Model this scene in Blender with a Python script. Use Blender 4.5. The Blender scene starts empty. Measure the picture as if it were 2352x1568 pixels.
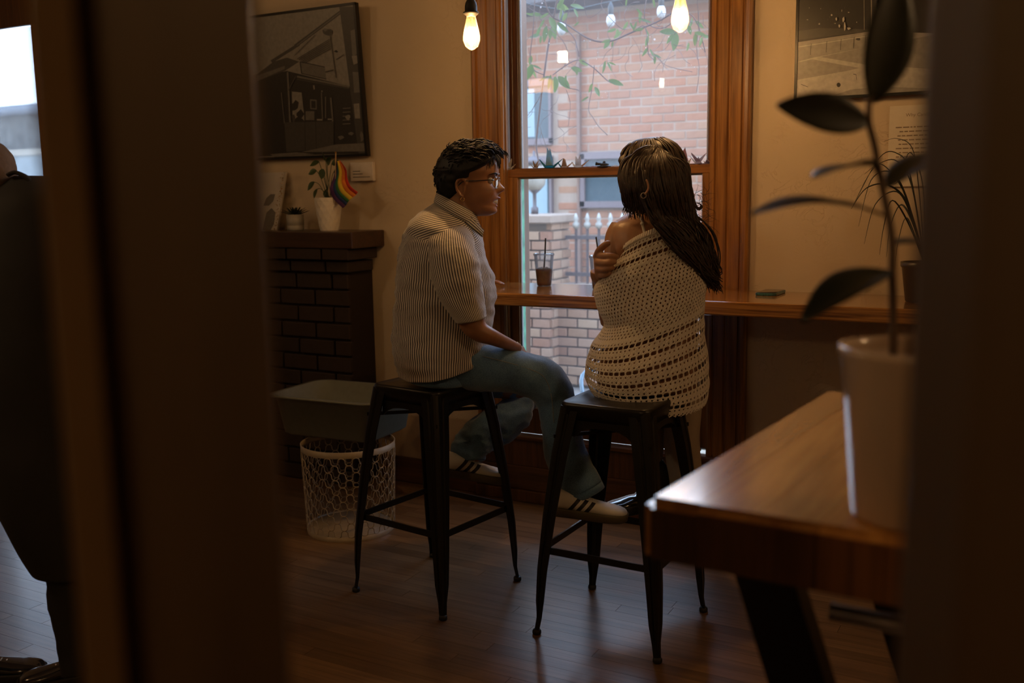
import bpy, bmesh, math, random
from mathutils import Vector, Matrix, noise
R = math.radians
PI = math.pi
rnd = random.Random(7)
scene = bpy.context.scene
col = scene.collection

# ------------------------------------------------------------------ camera
IW, IH, FPX = 2352.0, 1568.0, 2264.4
YAW, PITCH, ROLL, EYE = 28.96, 8.56, -0.89, 1.4186
def _basis():
    y, p, r = R(YAW), R(PITCH), R(ROLL)
    fwd = Vector((-math.sin(y)*math.cos(p), math.cos(y)*math.cos(p), -math.sin(p)))
    right = Vector((math.cos(y), math.sin(y), 0)); up = right.cross(fwd)
    return (math.cos(r)*right + math.sin(r)*up, -math.sin(r)*right + math.cos(r)*up, fwd)
CR, CU, CF = _basis()
CP = Vector((0, 0, EYE))
HF = Vector((CF.x, CF.y, 0)).normalized()          # horizontal viewing direction
HR = Vector((HF.y, -HF.x, 0))                      # horizontal right
UP = Vector((0, 0, 1))
cd = bpy.data.cameras.new('camera'); cam = bpy.data.objects.new('camera', cd); col.objects.link(cam)
cam.matrix_world = Matrix(((CR.x, CU.x, -CF.x, CP.x), (CR.y, CU.y, -CF.y, CP.y), (CR.z, CU.z, -CF.z, CP.z), (0, 0, 0, 1)))
cd.sensor_width = 36; cd.lens = FPX/IW*36; cd.clip_start = 0.02; cd.clip_end = 200
cd.dof.use_dof = True; cd.dof.focus_distance = 3.45; cd.dof.aperture_fstop = 2.6; cd.dof.aperture_blades = 9
scene.camera = cam
def ray(x, y): return CF + (x-IW/2)/FPX*CR - (y-IH/2)/FPX*CU
def pd(x, y, d): return CP + ray(x, y)*d                     # a measured point at a known distance
def py(x, y, Y): r = ray(x, y); return CP + r*((Y-CP.y)/r.y)  # ... on the plane Y
def pz(x, y, Z): r = ray(x, y); return CP + r*((Z-CP.z)/r.z)  # ... on the level Z

# ------------------------------------------------------------------ world, light, exposure
world = bpy.data.worlds.new('overcast_sky'); scene.world = world; world.use_nodes = True
wn = world.node_tree; bgn = wn.nodes['Background']
wtc = wn.nodes.new('ShaderNodeTexCoord'); wsep = wn.nodes.new('ShaderNodeSeparateXYZ'); wr = wn.nodes.new('ShaderNodeValToRGB')
wn.links.new(wtc.outputs['Generated'], wsep.inputs[0]); wn.links.new(wsep.outputs['Z'], wr.inputs[0])
wr.color_ramp.elements[0].position = 0.0; wr.color_ramp.elements[0].color = (0.70, 0.83, 1.0, 1)
wr.color_ramp.elements[1].position = 0.9; wr.color_ramp.elements[1].color = (0.40, 0.62, 1.0, 1)
wn.links.new(wr.outputs[0], bgn.inputs['Color'])
bgn.inputs["Strength"].default_value = 10.0
scene.view_settings.view_transform = 'Standard'
try: scene.view_settings.look = 'None'
except Exception: pass
scene.view_settings.gamma = 1.0; scene.view_settings.use_curve_mapping = False
scene.view_settings.exposure = 0.06
cy = scene.cycles
cy.use_denoising = True; cy.max_bounces = 8; cy.diffuse_bounces = 4; cy.glossy_bounces = 3; cy.transparent_max_bounces = 16
cy.transmission_bounces = 6; cy.caustics_reflective = False; cy.caustics_refractive = False; cy.sample_clamp_indirect = 4.0
WARM = (1.0, 0.55, 0.20)
def lamp(name, loc, power, color=WARM, radius=0.03):
    l = bpy.data.lights.new(name, 'POINT'); l.energy = power; l.color = color; l.shadow_soft_size = radius
    o = bpy.data.objects.new(name, l); o.location = loc; col.objects.link(o); return o
def area(name, loc, size, power, color, rot=(0, 0, 0), sy=None):
    l = bpy.data.lights.new(name, 'AREA'); l.energy = power; l.color = color; l.size = size
    if sy: l.shape = 'RECTANGLE'; l.size_y = sy
    o = bpy.data.objects.new(name, l); o.location = loc; o.rotation_euler = rot; col.objects.link(o); return o
P_BULB, P_ROOM = 30.0, 22.0
# portals at the two windows only help the sky to be sampled
def portal(x0, x1, z0, z1):
    l = bpy.data.lights.new('window_daylight', 'AREA'); l.shape = 'RECTANGLE'; l.size = x1-x0; l.size_y = z1-z0
    l.cycles.is_portal = True
    o = bpy.data.objects.new('window_daylight', l); o.location = ((x0+x1)/2, 4.16, (z0+z1)/2); o.rotation_euler = (R(-90), 0, 0)
    col.objects.link(o)
portal(-2.2, -1.15, 0.25, 2.75); portal(-6.3, -5.42, 0.25, 2.5)

# ------------------------------------------------------------------ material helpers
def newmat(name):
    m = bpy.data.materials.new(name); m.use_nodes = True
    nt = m.node_tree; b = nt.nodes['Principled BSDF']; return m, nt, b
def N(nt, t, **kw):
    n = nt.nodes.new(t)
    for k, v in kw.items():
        if k.startswith('_'): setattr(n, k[1:], v)
        else:
            key = int(k[1:]) if k[0] == 'i' and k[1:].isdigit() else k.replace('_', ' ')
            n.inputs[key].default_value = v
    return n
def L(nt, a, b): nt.links.new(a, b)
def c4(c): return (c[0], c[1], c[2], 1)
def ramp(nt, fac, stops):
    r = nt.nodes.new('ShaderNodeValToRGB'); L(nt, fac, r.inputs[0]); e = r.color_ramp.elements
    while len(e) < len(stops): e.new(0.5)
    for i, (p, c) in enumerate(stops): e[i].position = p; e[i].color = c4(c)
    return r.outputs[0]
def coords(nt, kind='Object', scale=(1, 1, 1), rot=(0, 0, 0)):
    t = nt.nodes.new('ShaderNodeTexCoord'); mp = nt.nodes.new('ShaderNodeMapping')
    mp.inputs['Scale'].default_value = scale; mp.inputs['Rotation'].default_value = rot
    L(nt, t.outputs[kind], mp.inputs[0]); return mp.outputs[0]
def bump(nt, b, h, strength=0.3, dist=0.01):
    n = nt.nodes.new('ShaderNodeBump'); n.inputs['Strength'].default_value = strength; n.inputs['Distance'].default_value = dist
    L(nt, h, n.inputs['Height']); L(nt, n.outputs[0], b.inputs['Normal']); return n
def mix(nt, fac, a, bb, mode='MIX'):
    m = nt.nodes.new('ShaderNodeMix'); m.data_type = 'RGBA'; m.blend_type = mode
    if isinstance(fac, float): m.inputs[0].default_value = fac
    else: L(nt, fac, m.inputs[0])
    for v, i in ((a, 6), (bb, 7)):
        if isinstance(v, tuple): m.inputs[i].default_value = c4(v)
        else: L(nt, v, m.inputs[i])
    return m.outputs[2]
def plain(name, c, rough=0.5, metal=0.0, spec=0.5, var=0.06, sc=40, bmp=0.0, coat=0.0):
    m, nt, b = newmat(name)
    n = N(nt, 'ShaderNodeTexNoise', Scale=sc, Detail=3.0); L(nt, coords(nt), n.inputs['Vector'])
    a = tuple(max(0, x*(1-var)) for x in c); d = tuple(min(1, x*(1+var)) for x in c)
    L(nt, ramp(nt, n.outputs['Fac'], [(0.3, a), (0.7, d)]), b.inputs['Base Color'])
    b.inputs['Roughness'].default_value = rough; b.inputs['Metallic'].default_value = metal
    b.inputs['Specular IOR Level'].default_value = spec; b.inputs['Coat Weight'].default_value = coat
    if bmp: bump(nt, b, n.outputs['Fac'], bmp, 0.004)
    return m
def wood(name, c1, c2, axis='X', rough=0.3, coat=0.0, freq=30, perobj=0.0, strength=0.15, kind='Object', contrast=(0.35, 0.65)):
    m, nt, b = newmat(name)
    s = {'X': (1.2, freq, freq), 'Y': (freq, 1.2, freq), 'Z': (freq, freq, 1.2)}[axis]
    v = coords(nt, kind, s)
    info = nt.nodes.new('ShaderNodeObjectInfo')
    add = N(nt, 'ShaderNodeVectorMath', _operation='SCALE'); add.inputs[0].default_value = (37, 13, 71); L(nt, info.outputs['Random'], add.inputs['Scale'])
    ad = N(nt, 'ShaderNodeVectorMath', _operation='ADD'); L(nt, v, ad.inputs[0]); L(nt, add.outputs[0], ad.inputs[1])
    n1 = N(nt, 'ShaderNodeTexNoise', Scale=1.0, Detail=5.0, Roughness=0.6, Distortion=1.2); L(nt, ad.outputs[0], n1.inputs['Vector'])
    w = N(nt, 'ShaderNodeTexNoise', Scale=4.0, Detail=2.0); L(nt, ad.outputs[0], w.inputs['Vector'])
    f = N(nt, 'ShaderNodeMath', _operation='MULTIPLY_ADD'); L(nt, w.outputs['Fac'], f.inputs[0]); f.inputs[1].default_value = 0.35; 
    g = N(nt, 'ShaderNodeMath', _operation='MULTIPLY'); L(nt, n1.outputs['Fac'], g.inputs[0]); g.inputs[1].default_value = 0.68
    L(nt, g.outputs[0], f.inputs[2])
    cc = ramp(nt, f.outputs[0], [(contrast[0], c1), (contrast[1], c2)])
    if perobj:
        hsv = N(nt, 'ShaderNodeHueSaturation')
        mr = N(nt, 'ShaderNodeMapRange'); L(nt, info.outputs['Random'], mr.inputs[0]); mr.inputs[3].default_value = 1-perobj; mr.inputs[4].default_value = 1+perobj
        L(nt, mr.outputs[0], hsv.inputs['Value']); L(nt, cc, hsv.inputs['Color']); cc = hsv.outputs[0]
    L(nt, cc, b.inputs['Base Color']); b.inputs['Roughness'].default_value = rough; b.inputs['Coat Weight'].default_value = coat
    b.inputs['Coat Roughness'].default_value = 0.12
    bump(nt, b, f.outputs[0], strength, 0.002)
    return m

# ------------------------------------------------------------------ object helpers
def link(name, me, mat=None, parent=None, smooth=False):
    o = bpy.data.objects.new(name, me); col.objects.link(o)
    if mat is not None:
        for mm in (mat if isinstance(mat, (list, tuple)) else [mat]): me.materials.append(mm)
    if parent is not None: o.parent = parent
    if smooth:
        for p in me.polygons: p.use_smooth = True
    return o
def obj(name, bm, mat=None, parent=None, smooth=False):
    me = bpy.data.meshes.new(name); bmesh.ops.recalc_face_normals(bm, faces=bm.faces) ; bm.to_mesh(me); bm.free()
    return link(name, me, mat, parent, smooth)
def tag(o, label=None, cat=None, group=None, kind=None):
    if label: o['label'] = label
    if cat: o['category'] = cat
    if group: o['group'] = group
    if kind: o['kind'] = kind
    return o
def thing(name, label, cat, loc=(0, 0, 0), group=None, rotz=0):
    o = bpy.data.objects.new(name, None); col.objects.link(o); o.location = loc; o.rotation_euler = (0, 0, rotz)
    o.empty_display_size = 0.05
    return tag(o, label, cat, group)
def keep(o, parent):                        # parent an object built in world space under a placed empty
    o.parent = parent
    bpy_m = Matrix.Translation(parent.location) @ parent.rotation_euler.to_matrix().to_4x4()
    o.matrix_parent_inverse = bpy_m.inverted()
    return o
def box(bm, x0, x1, y0, y1, z0, z1, bev=0.0, seg=1):
    vs = [bm.verts.new((x, y, z)) for x in (x0, x1) for y in (y0, y1) for z in (z0, z1)]
    F = [(0, 1, 3, 2), (4, 6, 7, 5), (0, 4, 5, 1), (2, 3, 7, 6), (0, 2, 6, 4), (1, 5, 7, 3)]
    fs = [bm.faces.new([vs[i] for i in f]) for f in F]
    if bev:
        es = list({e for f in fs for e in f.edges})
        bmesh.ops.bevel(bm, geom=es, offset=bev, segments=seg, affect='EDGES', profile=0.5)
    return vs
def boxobj(name, b, mat, parent=None, bev=0.0, seg=1):
    bm = bmesh.new(); box(bm, *b, bev=bev, seg=seg); return obj(name, bm, mat, parent)
def beam(bm, a, b, w, h, up=(0, 0, 1), bev=0.0):        # a square bar from a to b
    a, b = Vector(a), Vector(b); d = (b-a); ln = d.length; d.normalize()
    u = Vector(up); s = d.cross(u)
    if s.length < 1e-4: s = d.cross(Vector((1, 0, 0)))
    s.normalize(); u = s.cross(d)
    vs = [bm.verts.new(p + s*sx*w/2 + u*sz*h/2) for p in (a, b) for sx in (-1, 1) for sz in (-1, 1)]
    F = [(0, 1, 3, 2), (4, 6, 7, 5), (0, 4, 5, 1), (2, 3, 7, 6), (0, 2, 6, 4), (1, 5, 7, 3)]
    fs = [bm.faces.new([vs[i] for i in f]) for f in F]
    if bev: bmesh.ops.bevel(bm, geom=list({e for f in fs for e in f.edges}), offset=bev, segments=2, affect='EDGES')
def cr(pts, k=6, closed=False):                          # Catmull-Rom through tuples of any length
    n = len(pts); out = []
    for i in range(n if closed else n-1):
        p0 = pts[(i-1) % n] if closed or i > 0 else pts[0]
        p1, p2 = pts[i], pts[(i+1) % n]
        p3 = pts[(i+2) % n] if closed or i+2 < n else pts[-1]
        for j in range(k):
            t = j/k; t2 = t*t; t3 = t2*t
            out.append(tuple(0.5*((2*b) + (-a+c)*t + (2*a-5*b+4*c-d)*t2 + (-a+3*b-3*c+d)*t3) for a, b, c, d in zip(p0, p1, p2, p3)))
    if not closed: out.append(tuple(pts[-1]))
    return out
def loft(bm, rings, caps=True, uvs=None, mat=0, closed=True):
    n = len(rings[0]); V = [[bm.verts.new(p) for p in r] for r in rings]
    uv = bm.loops.layers.uv.verify() if uvs is not None else None
    m = n if closed else n-1
    for i in range(len(V)-1):
        for j in range(m):
            k = (j+1) % n
            f = bm.faces.new((V[i][j], V[i][k], V[i+1][k], V[i+1][j])); f.material_index = mat; f.smooth = True
            if uv is not None:
                for lp, (a, b) in zip(f.loops, ((i, j), (i, j+1), (i+1, j+1), (i+1, j))):
                    lp[uv].uv = (b/m*uvs[1], uvs[0][a])
    if caps and closed:
        for r in (V[0], V[-1]):
            try: f = bm.faces.new(r); f.material_index = mat; f.smooth = True
            except ValueError: pass
    return V
def tube(bm, pts, rad, n=8, mat=0, flat=1.0, updir=None, caps=True):   # rad: number or list; flat squashes along the frame's second axis
    P = [Vector(p) for p in pts]; m = len(P)
    rr = rad if isinstance(rad, (list, tuple)) else [rad]*m
    t0 = (P[1]-P[0]).normalized(); u = Vector(updir) if updir else (UP if abs(t0.z) < 0.9 else Vector((1, 0, 0)))
    rings = []
    for i in range(m):
        t = (P[min(i+1, m-1)]-P[max(i-1, 0)]).normalized()
        s = t.cross(u)
        if s.length < 1e-5: s = t.orthogonal()
        s.normalize(); u = s.cross(t).normalized()
        rings.append([P[i] + (s*math.cos(a) + u*math.sin(a)*flat)*rr[i] for a in (2*PI*j/n for j in range(n))])
    return loft(bm, rings, caps, mat=mat)
def lathe(bm, prof, c=(0, 0, 0), n=24, mat=0, rx=1.0, ry=1.0, caps=True, axis=None):
    c = Vector(c); rings = []
    for r, z in prof:
        ring = [Vector((r*math.cos(2*PI*j/n)*rx, r*math.sin(2*PI*j/n)*ry, z)) for j in range(n)]
        if axis is not None: ring = [axis @ v for v in ring]
        rings.append([c+v for v in ring])
    return loft(bm, rings, caps, mat=mat)
def ball(bm, c, r, n=10, m=7, mat=0, s=(1, 1, 1), rot=None):
    prof = [(max(1e-4, math.sin(PI*i/m)), -math.cos(PI*i/m)) for i in range(m+1)]
    rings = []
    for a, z in prof:
        ring = [Vector((a*math.cos(2*PI*j/n)*s[0], a*math.sin(2*PI*j/n)*s[1], z*s[2]))*r for j in range(n)]
        rings.append([Vector(c) + (rot @ v if rot else v) for v in ring])
    return loft(bm, rings, True, mat=mat)
def poly(bm, pts, mat=0):
    f = bm.faces.new([bm.verts.new(p) for p in pts]); f.material_index = mat; return f
def mod(o, t, **kw):
    m = o.modifiers.new(t.lower(), t)
    for k, v in kw.items(): setattr(m, k, v)
    return m
def dupe(root, loc=None, rotz=None, parent=None):
    c = root.copy(); col.objects.link(c)
    if parent is not None: c.parent = parent
    if loc is not None: c.location = loc
    if rotz is not None: c.rotation_euler = (0, 0, rotz)
    for ch in list(root.children): dupe(ch, parent=c)
    return c
def nz(p, s=1.0, seed=0.0): return noise.noise(Vector(p)*s + Vector((seed, seed*1.7, -seed)))

# ------------------------------------------------------------------ materials
def mat_plaster(name, c1, c2):
    m, nt, b = newmat(name); v = coords(nt)
    n = N(nt, 'ShaderNodeTexNoise', Scale=2.0, Detail=4.0); L(nt, v, n.inputs['Vector'])
    L(nt, ramp(nt, n.outputs['Fac'], [(0.3, c1), (0.7, c2)]), b.inputs['Base Color'])
    a = N(nt, 'ShaderNodeTexNoise', Scale=7.0, Detail=4.0, Roughness=0.55, Distortion=1.5); L(nt, v, a.inputs['Vector'])
    s = N(nt, 'ShaderNodeTexVoronoi', Scale=6.0, _feature='DISTANCE_TO_EDGE'); 
    ds = N(nt, 'ShaderNodeVectorMath', _operation='MULTIPLY_ADD'); L(nt, a.outputs['Color'], ds.inputs[0]); ds.inputs[1].default_value = (0.5, 0.5, 0.5); L(nt, v, ds.inputs[2]); L(nt, ds.outputs[0], s.inputs['Vector'])
    r = ramp(nt, s.outputs['Distance'], [(0.0, (1, 1, 1)), (0.03, (0, 0, 0))])
    msk = ramp(nt, n.outputs['Fac'], [(0.48, (0, 0, 0)), (0.6, (1, 1, 1))])
    rr = mix(nt, 1.0, r, msk, 'MULTIPLY')
    h = mix(nt, 0.35, a.outputs['Fac'], rr)
    bump(nt, b, h, 0.55, 0.008); b.inputs['Roughness'].default_value = 0.55; b.inputs['Specular IOR Level'].default_value = 0.3
    return m
M_wall = mat_plaster('cream_plaster', (0.50, 0.40, 0.28), (0.57, 0.46, 0.33))
M_ceil = plain('ceiling_paint', (0.30, 0.22, 0.15), 0.8)
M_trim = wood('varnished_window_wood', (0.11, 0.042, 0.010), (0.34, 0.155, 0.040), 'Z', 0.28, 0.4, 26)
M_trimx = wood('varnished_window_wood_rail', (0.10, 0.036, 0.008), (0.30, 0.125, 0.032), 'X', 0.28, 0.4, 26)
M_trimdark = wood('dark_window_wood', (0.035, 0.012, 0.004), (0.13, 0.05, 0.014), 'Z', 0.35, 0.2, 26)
M_counter = wood('glossy_fir_counter', (0.15, 0.058, 0.014), (0.46, 0.22, 0.06), 'X', 0.14, 0.7, 34, contrast=(0.42, 0.58), strength=0.05)
M_block = wood('butcher_block', (0.36, 0.16, 0.04), (0.62, 0.33, 0.095), 'Y', 0.2, 0.6, 16, perobj=0.25, strength=0.05)
M_board = wood('oak_floorboard', (0.115, 0.066, 0.034), (0.215, 0.132, 0.072), 'X', 0.31, 0.2, 22, perobj=0.14, strength=0.05, kind='Object')
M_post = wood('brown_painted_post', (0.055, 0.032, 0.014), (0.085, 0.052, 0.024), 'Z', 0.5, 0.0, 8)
M_postl = wood('edge_lit_post', (0.16, 0.10, 0.045), (0.20, 0.13, 0.06), 'Z', 0.5, 0.0, 8)  # lighter strip: the edge light is put into the colour
M_base = wood('baseboard_wood', (0.05, 0.02, 0.008), (0.13, 0.055, 0.02), 'X', 0.4, 0.1, 20)
M_subfloor = plain('floor_joint_filler', (0.03, 0.018, 0.01), 0.8)
M_black = plain('black_powder_coated_steel', (0.006, 0.006, 0.0055), 0.33, 0.0, 0.4)
M_dark = plain('matte_black', (0.01, 0.01, 0.01), 0.6)
M_pale = plain('pale_grey_paint', (0.24, 0.22, 0.20), 0.6)
M_green = plain('flaking_green_paint', (0.05, 0.20, 0.11), 0.6, sc=20, var=0.5)
M_gold = plain('gold_metal', (0.8, 0.55, 0.22), 0.25, 1.0)
M_silver = plain('steel_wire', (0.55, 0.53, 0.5), 0.3, 1.0)
M_white = plain('white_ceramic', (0.72, 0.66, 0.58), 0.45)
M_greyp = plain('grey_ceramic', (0.30, 0.28, 0.25), 0.5)
M_leafd = plain('dark_green_leaf', (0.010, 0.017, 0.007), 0.45, sc=12, var=0.3)
M_stem = plain('brown_plant_stem', (0.10, 0.06, 0.03), 0.6)
M_tub = plain('grey_plastic_tub', (0.16, 0.17, 0.14), 0.5)
M_cream = plain('cream_wire', (0.34, 0.28, 0.20), 0.45)
M_paper = plain('white_card', (0.62, 0.56, 0.50), 0.7, var=0.03)
M_ink = plain('printed_ink', (0.06, 0.05, 0.045), 0.8)
M_inks = plain('faded_printed_ink', (0.26, 0.20, 0.14), 0.8)
def mat_emit(name, c, s):
    m = bpy.data.materials.new(name); m.use_nodes = True; nt = m.node_tree; nt.nodes.clear()
    e = N(nt, 'ShaderNodeEmission', Color=c4(c), Strength=s); o = nt.nodes.new('ShaderNodeOutputMaterial'); L(nt, e.outputs[0], o.inputs[0]); return m
def mat_glass(name, tint=(1, 1, 1), refl=1.0, dust=0.0, dustc=(0.8, 0.8, 0.8), rough=0.0, speck=False, ior=1.45):
    # a thin pane: clear, with a fresnel reflection and a film of dust that the daylight lights up
    m = bpy.data.materials.new(name); m.use_nodes = True; nt = m.node_tree; nt.nodes.clear()
    o = nt.nodes.new('ShaderNodeOutputMaterial')
    t = N(nt, 'ShaderNodeBsdfTransparent', Color=c4(tint)); g = N(nt, 'ShaderNodeBsdfGlossy', Roughness=rough)
    f = N(nt, 'ShaderNodeFresnel', IOR=ior); fm = N(nt, 'ShaderNodeMath', _operation='MULTIPLY'); L(nt, f.outputs[0], fm.inputs[0]); fm.inputs[1].default_value = refl
    s1 = nt.nodes.new('ShaderNodeMixShader'); L(nt, fm.outputs[0], s1.inputs[0]); L(nt, t.outputs[0], s1.inputs[1]); L(nt, g.outputs[0], s1.inputs[2])
    out = s1.outputs[0]
    if dust or speck:
        tr = N(nt, 'ShaderNodeBsdfTranslucent', Color=c4(dustc)); df = N(nt, 'ShaderNodeBsdfDiffuse', Color=c4(dustc))
        ds = nt.nodes.new('ShaderNodeMixShader'); ds.inputs[0].default_value = 0.25; L(nt, tr.outputs[0], ds.inputs[1]); L(nt, df.outputs[0], ds.inputs[2])
        v = coords(nt); n = N(nt, 'ShaderNodeTexNoise', Scale=6.0, Detail=6.0, Roughness=0.7); L(nt, v, n.inputs['Vector'])
        r = N(nt, 'ShaderNodeMapRange'); L(nt, n.outputs['Fac'], r.inputs[0]); r.inputs[1].default_value = 0.3; r.inputs[2].default_value = 0.7
        r.inputs[3].default_value = dust*0.75; r.inputs[4].default_value = dust*1.3
        fac = r.outputs[0]
        if speck:
            vo = N(nt, 'ShaderNodeTexVoronoi', Scale=34.0); L(nt, v, vo.inputs['Vector'])
            n2 = N(nt, 'ShaderNodeTexNoise', Scale=7.0); L(nt, v, n2.inputs['Vector'])
            th = N(nt, 'ShaderNodeMapRange'); L(nt, n2.outputs['Fac'], th.inputs[0]); th.inputs[1].default_value = 0.5; th.inputs[2].default_value = 0.75; th.inputs[3].default_value = 0.0; th.inputs[4].default_value = 0.16
            lt = N(nt, 'ShaderNodeMath', _operation='LESS_THAN'); L(nt, vo.outputs['Distance'], lt.inputs[0]); L(nt, th.outputs[0], lt.inputs[1])
            sm = N(nt, 'ShaderNodeMath', _operation='MULTIPLY_ADD'); L(nt, lt.outputs[0], sm.inputs[0]); sm.inputs[1].default_value = 0.35; L(nt, fac, sm.inputs[2]); fac = sm.outputs[0]
        s2 = nt.nodes.new('ShaderNodeMixShader'); L(nt, fac, s2.inputs[0]); L(nt, out, s2.inputs[1]); L(nt, ds.outputs[0], s2.inputs[2]); out = s2.outputs[0]
    L(nt, out, o.inputs[0]); return m
M_pane = mat_glass('dusty_window_glass', (0.97, 0.98, 0.98), 0.8, 0.065, (0.80, 0.74, 0.72), speck=True)
M_pane2 = mat_glass('clean_window_glass', (0.97, 0.98, 0.98), 0.8, 0.035, (0.8, 0.8, 0.82))
M_bulbglass = mat_glass('amber_bulb_glass', (1.0, 0.94, 0.84), 1.0, 0.05, (1.0, 0.82, 0.6))
M_cupglass = mat_glass('clear_plastic_cup', (0.93, 0.94, 0.95), 1.0, 0.16, (0.85, 0.87, 0.92), 0.05)
M_fil = mat_emit('glowing_filament', (1.0, 0.84, 0.60), 40)
M_glow = mat_emit('lamp_panel_glow', (1.0, 0.78, 0.50), 10)
M_glow2 = mat_emit('amber_lantern_glow', (1.0, 0.50, 0.12), 7)

# ------------------------------------------------------------------ the room
YW = 3.93
def wallbox(bm, x0, x1, z0, z1): box(bm, x0, x1, YW, YW+0.22, z0, z1)
bm = bmesh.new()
wallbox(bm, -7.4, -6.42, 0, 3.2); wallbox(bm, -5.30, -2.26, 0, 3.2); wallbox(bm, -1.175, 3.0, 0, 3.2)
wallbox(bm, -6.42, -5.30, 2.50, 3.2); wallbox(bm, -6.42, -5.30, 0, 0.30)
wallbox(bm, -2.26, -1.175, 2.80, 3.2); wallbox(bm, -2.26, -1.175, 0, 0.29)
tag(obj('wall_back', bm, M_wall), kind='structure')
tag(boxobj('wall_left', (-7.6, -7.4, -3.0, 4.15, 0, 3.2), M_wall), kind='structure')
tag(boxobj('wall_right', (3.0, 3.2, -3.0, 4.15, 0, 3.2), M_wall), kind='structure')
tag(boxobj('wall_front', (-7.6, 3.2, -3.2, -3.0, 0, 3.2), M_wall), kind='structure')
tag(boxobj('ceiling', (-7.6, 3.2, -3.2, 4.15, 3.2, 3.3), M_ceil), kind='structure')
floor = tag(boxobj('floor', (-7.6, 3.2, -3.2, 4.15, -0.12, -0.010), M_subfloor), kind='structure')
# floorboards run along the window wall; single boards where one can tell them apart
PW = 0.057
def board_mesh(ln):
    bm = bmesh.new(); box(bm, 0, ln-0.0015, 0, PW-0.0008, -0.011, 0.0)
    me = bpy.data.meshes.new('floor_board'); bm.to_mesh(me); bm.free(); me.materials.append(M_board); return me
BM = {k: board_mesh(k*0.25) for k in (3, 4, 5, 6, 7)}
rest = bmesh.new(); nb = 0; cand = []
r2 = random.Random(3)
for i in range(int(7.1/PW)):
    y = 3.93 - (i+1)*PW; x = -7.3 - r2.random()*0.8
    while x < 2.9:
        k = r2.choice((3, 4, 5, 6, 7)); ln = k*0.25
        cand.append((x, y, k)); x += ln
def vis(x, y, k):
    c = Vector((x+k*0.125, y, 0)); v = c-CP; z = v.dot(CF)
    if z < 0.5: return None
    px = IW/2+FPX*v.dot(CR)/z; pyy = IH/2-FPX*v.dot(CU)/z
    return z if (-120 < px < 2200 and pyy < 1640) else None
cand2 = sorted([(vis(*c), c) for c in cand if vis(*c) and not (c[0]+c[2]*.125 < -2.9 and c[1] > 2.9)])[:296]
chosen = {c for _, c in cand2}
for c in cand:
    x, y, k = c
    if c in chosen:
        o = bpy.data.objects.new('floor_board', BM[k]); col.objects.link(o); o.location = (x, y, 0); o.parent = floor
    else:
        xx = max(-7.4, x); x1 = min(3.0, x+k*0.25-0.0015)
        if x1 > xx: box(rest, xx, x1, y, y+PW-0.0008, -0.011, 0.0)
tag(obj('outer_floor_boards', rest, M_board, floor), kind='stuff')

# ------------------------------------------------------------------ main window
WX0, WX1 = -2.20, -1.235
win = tag(boxobj('window_1', (WX0-0.06, WX1+0.06, 4.10, 4.20, 0.27, 0.31), M_pale), kind='structure')     # outer sill
def wpart(name, b, mat, bev=0.002, parent=win): return boxobj(name, b, mat, parent, bev)
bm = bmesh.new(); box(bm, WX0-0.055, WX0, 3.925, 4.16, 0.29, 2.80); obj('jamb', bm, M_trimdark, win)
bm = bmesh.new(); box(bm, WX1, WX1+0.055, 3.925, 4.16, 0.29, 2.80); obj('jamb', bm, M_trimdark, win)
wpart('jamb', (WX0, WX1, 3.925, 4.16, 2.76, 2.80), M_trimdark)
def casing(x0, x1, flip):                       # moulded casing: board, fillets and two raised beads
    bm = bmesh.new(); w = x1-x0
    prof = [(0, 0), (0, .020), (.06, .026), (.12, .026), (.14, .019), (.17, .019), (.19, .024), (.42, .024), (.45, .017), (.49, .017), (.52, .024), (.76, .024), (.79, .018), (.83, .018), (.86, .032), (.94, .034), (1, .028), (1, 0)]
    if flip: prof = [(1-a, b) for a, b in reversed(prof)]
    rings = [[Vector((x0+a*w, YW+0.0005-b, z)) for a, b in prof] for z in (0.315, 2.95)]
    loft(bm, rings); 
    for f in bm.faces: f.smooth = False
    return obj('casing', bm, M_trim, win)
casing(-2.348, -2.192, True); casing(-1.243, -1.080, False)
wpart('head_casing', (-2.36, -1.07, YW-0.03, YW, 2.80, 2.97), M_trimx)
wpart('inner_stop', (WX0, WX0+0.014, 3.925, 3.944, 0.33, 2.76), M_trim)
wpart('inner_stop', (WX1-0.010, WX1, 3.925, 3.944, 0.33, 2.76), M_trim)
wpart('sash_track', (WX0, WX0+0.008, 3.955, 3.972, 1.53, 2.76), M_pale, 0)
wpart('parting_bead', (WX0, WX0+0.018, 3.985, 3.995, 0.33, 2.76), M_trimdark)
wpart('parting_bead', (WX1-0.018, WX1, 3.985, 3.995, 0.33, 2.76), M_trimdark)
ls = wpart('lower_sash', (WX0+0.001, WX1-0.001, 3.945, 3.984, 1.487, 1.5225), M_trimx)
wpart('stile', (WX0+0.001, WX0+0.058, 3.945, 3.984, 0.335, 1.487), M_trim, parent=ls)
wpart('stile', (WX1-0.050, WX1-0.001, 3.945, 3.984, 0.335, 1.487), M_trim, parent=ls)
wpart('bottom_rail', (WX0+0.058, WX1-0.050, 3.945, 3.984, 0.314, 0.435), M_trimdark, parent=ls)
bm = bmesh.new()
for a in ((WX0+.058, WX0+.063), (WX1-.055, WX1-.050)): box(bm, a[0], a[1], 3.958, 3.974, .435, 1.487)
box(bm, WX0+.063, WX1-.055, 3.958, 3.974, 1.479, 1.487); box(bm, WX0+.063, WX1-.055, 3.958, 3.974, .435, .441)
tag(obj('putty_line', bm, M_pale, ls), kind='stuff')
wpart('pane', (WX0+0.061, WX1-0.052, 3.964, 3.967, 0.438, 1.485), M_pane2, 0, ls)
us = wpart('upper_sash', (WX0+0.001, WX1-0.001, 3.996, 4.032, 1.490, 1.528), M_trimx)
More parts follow.
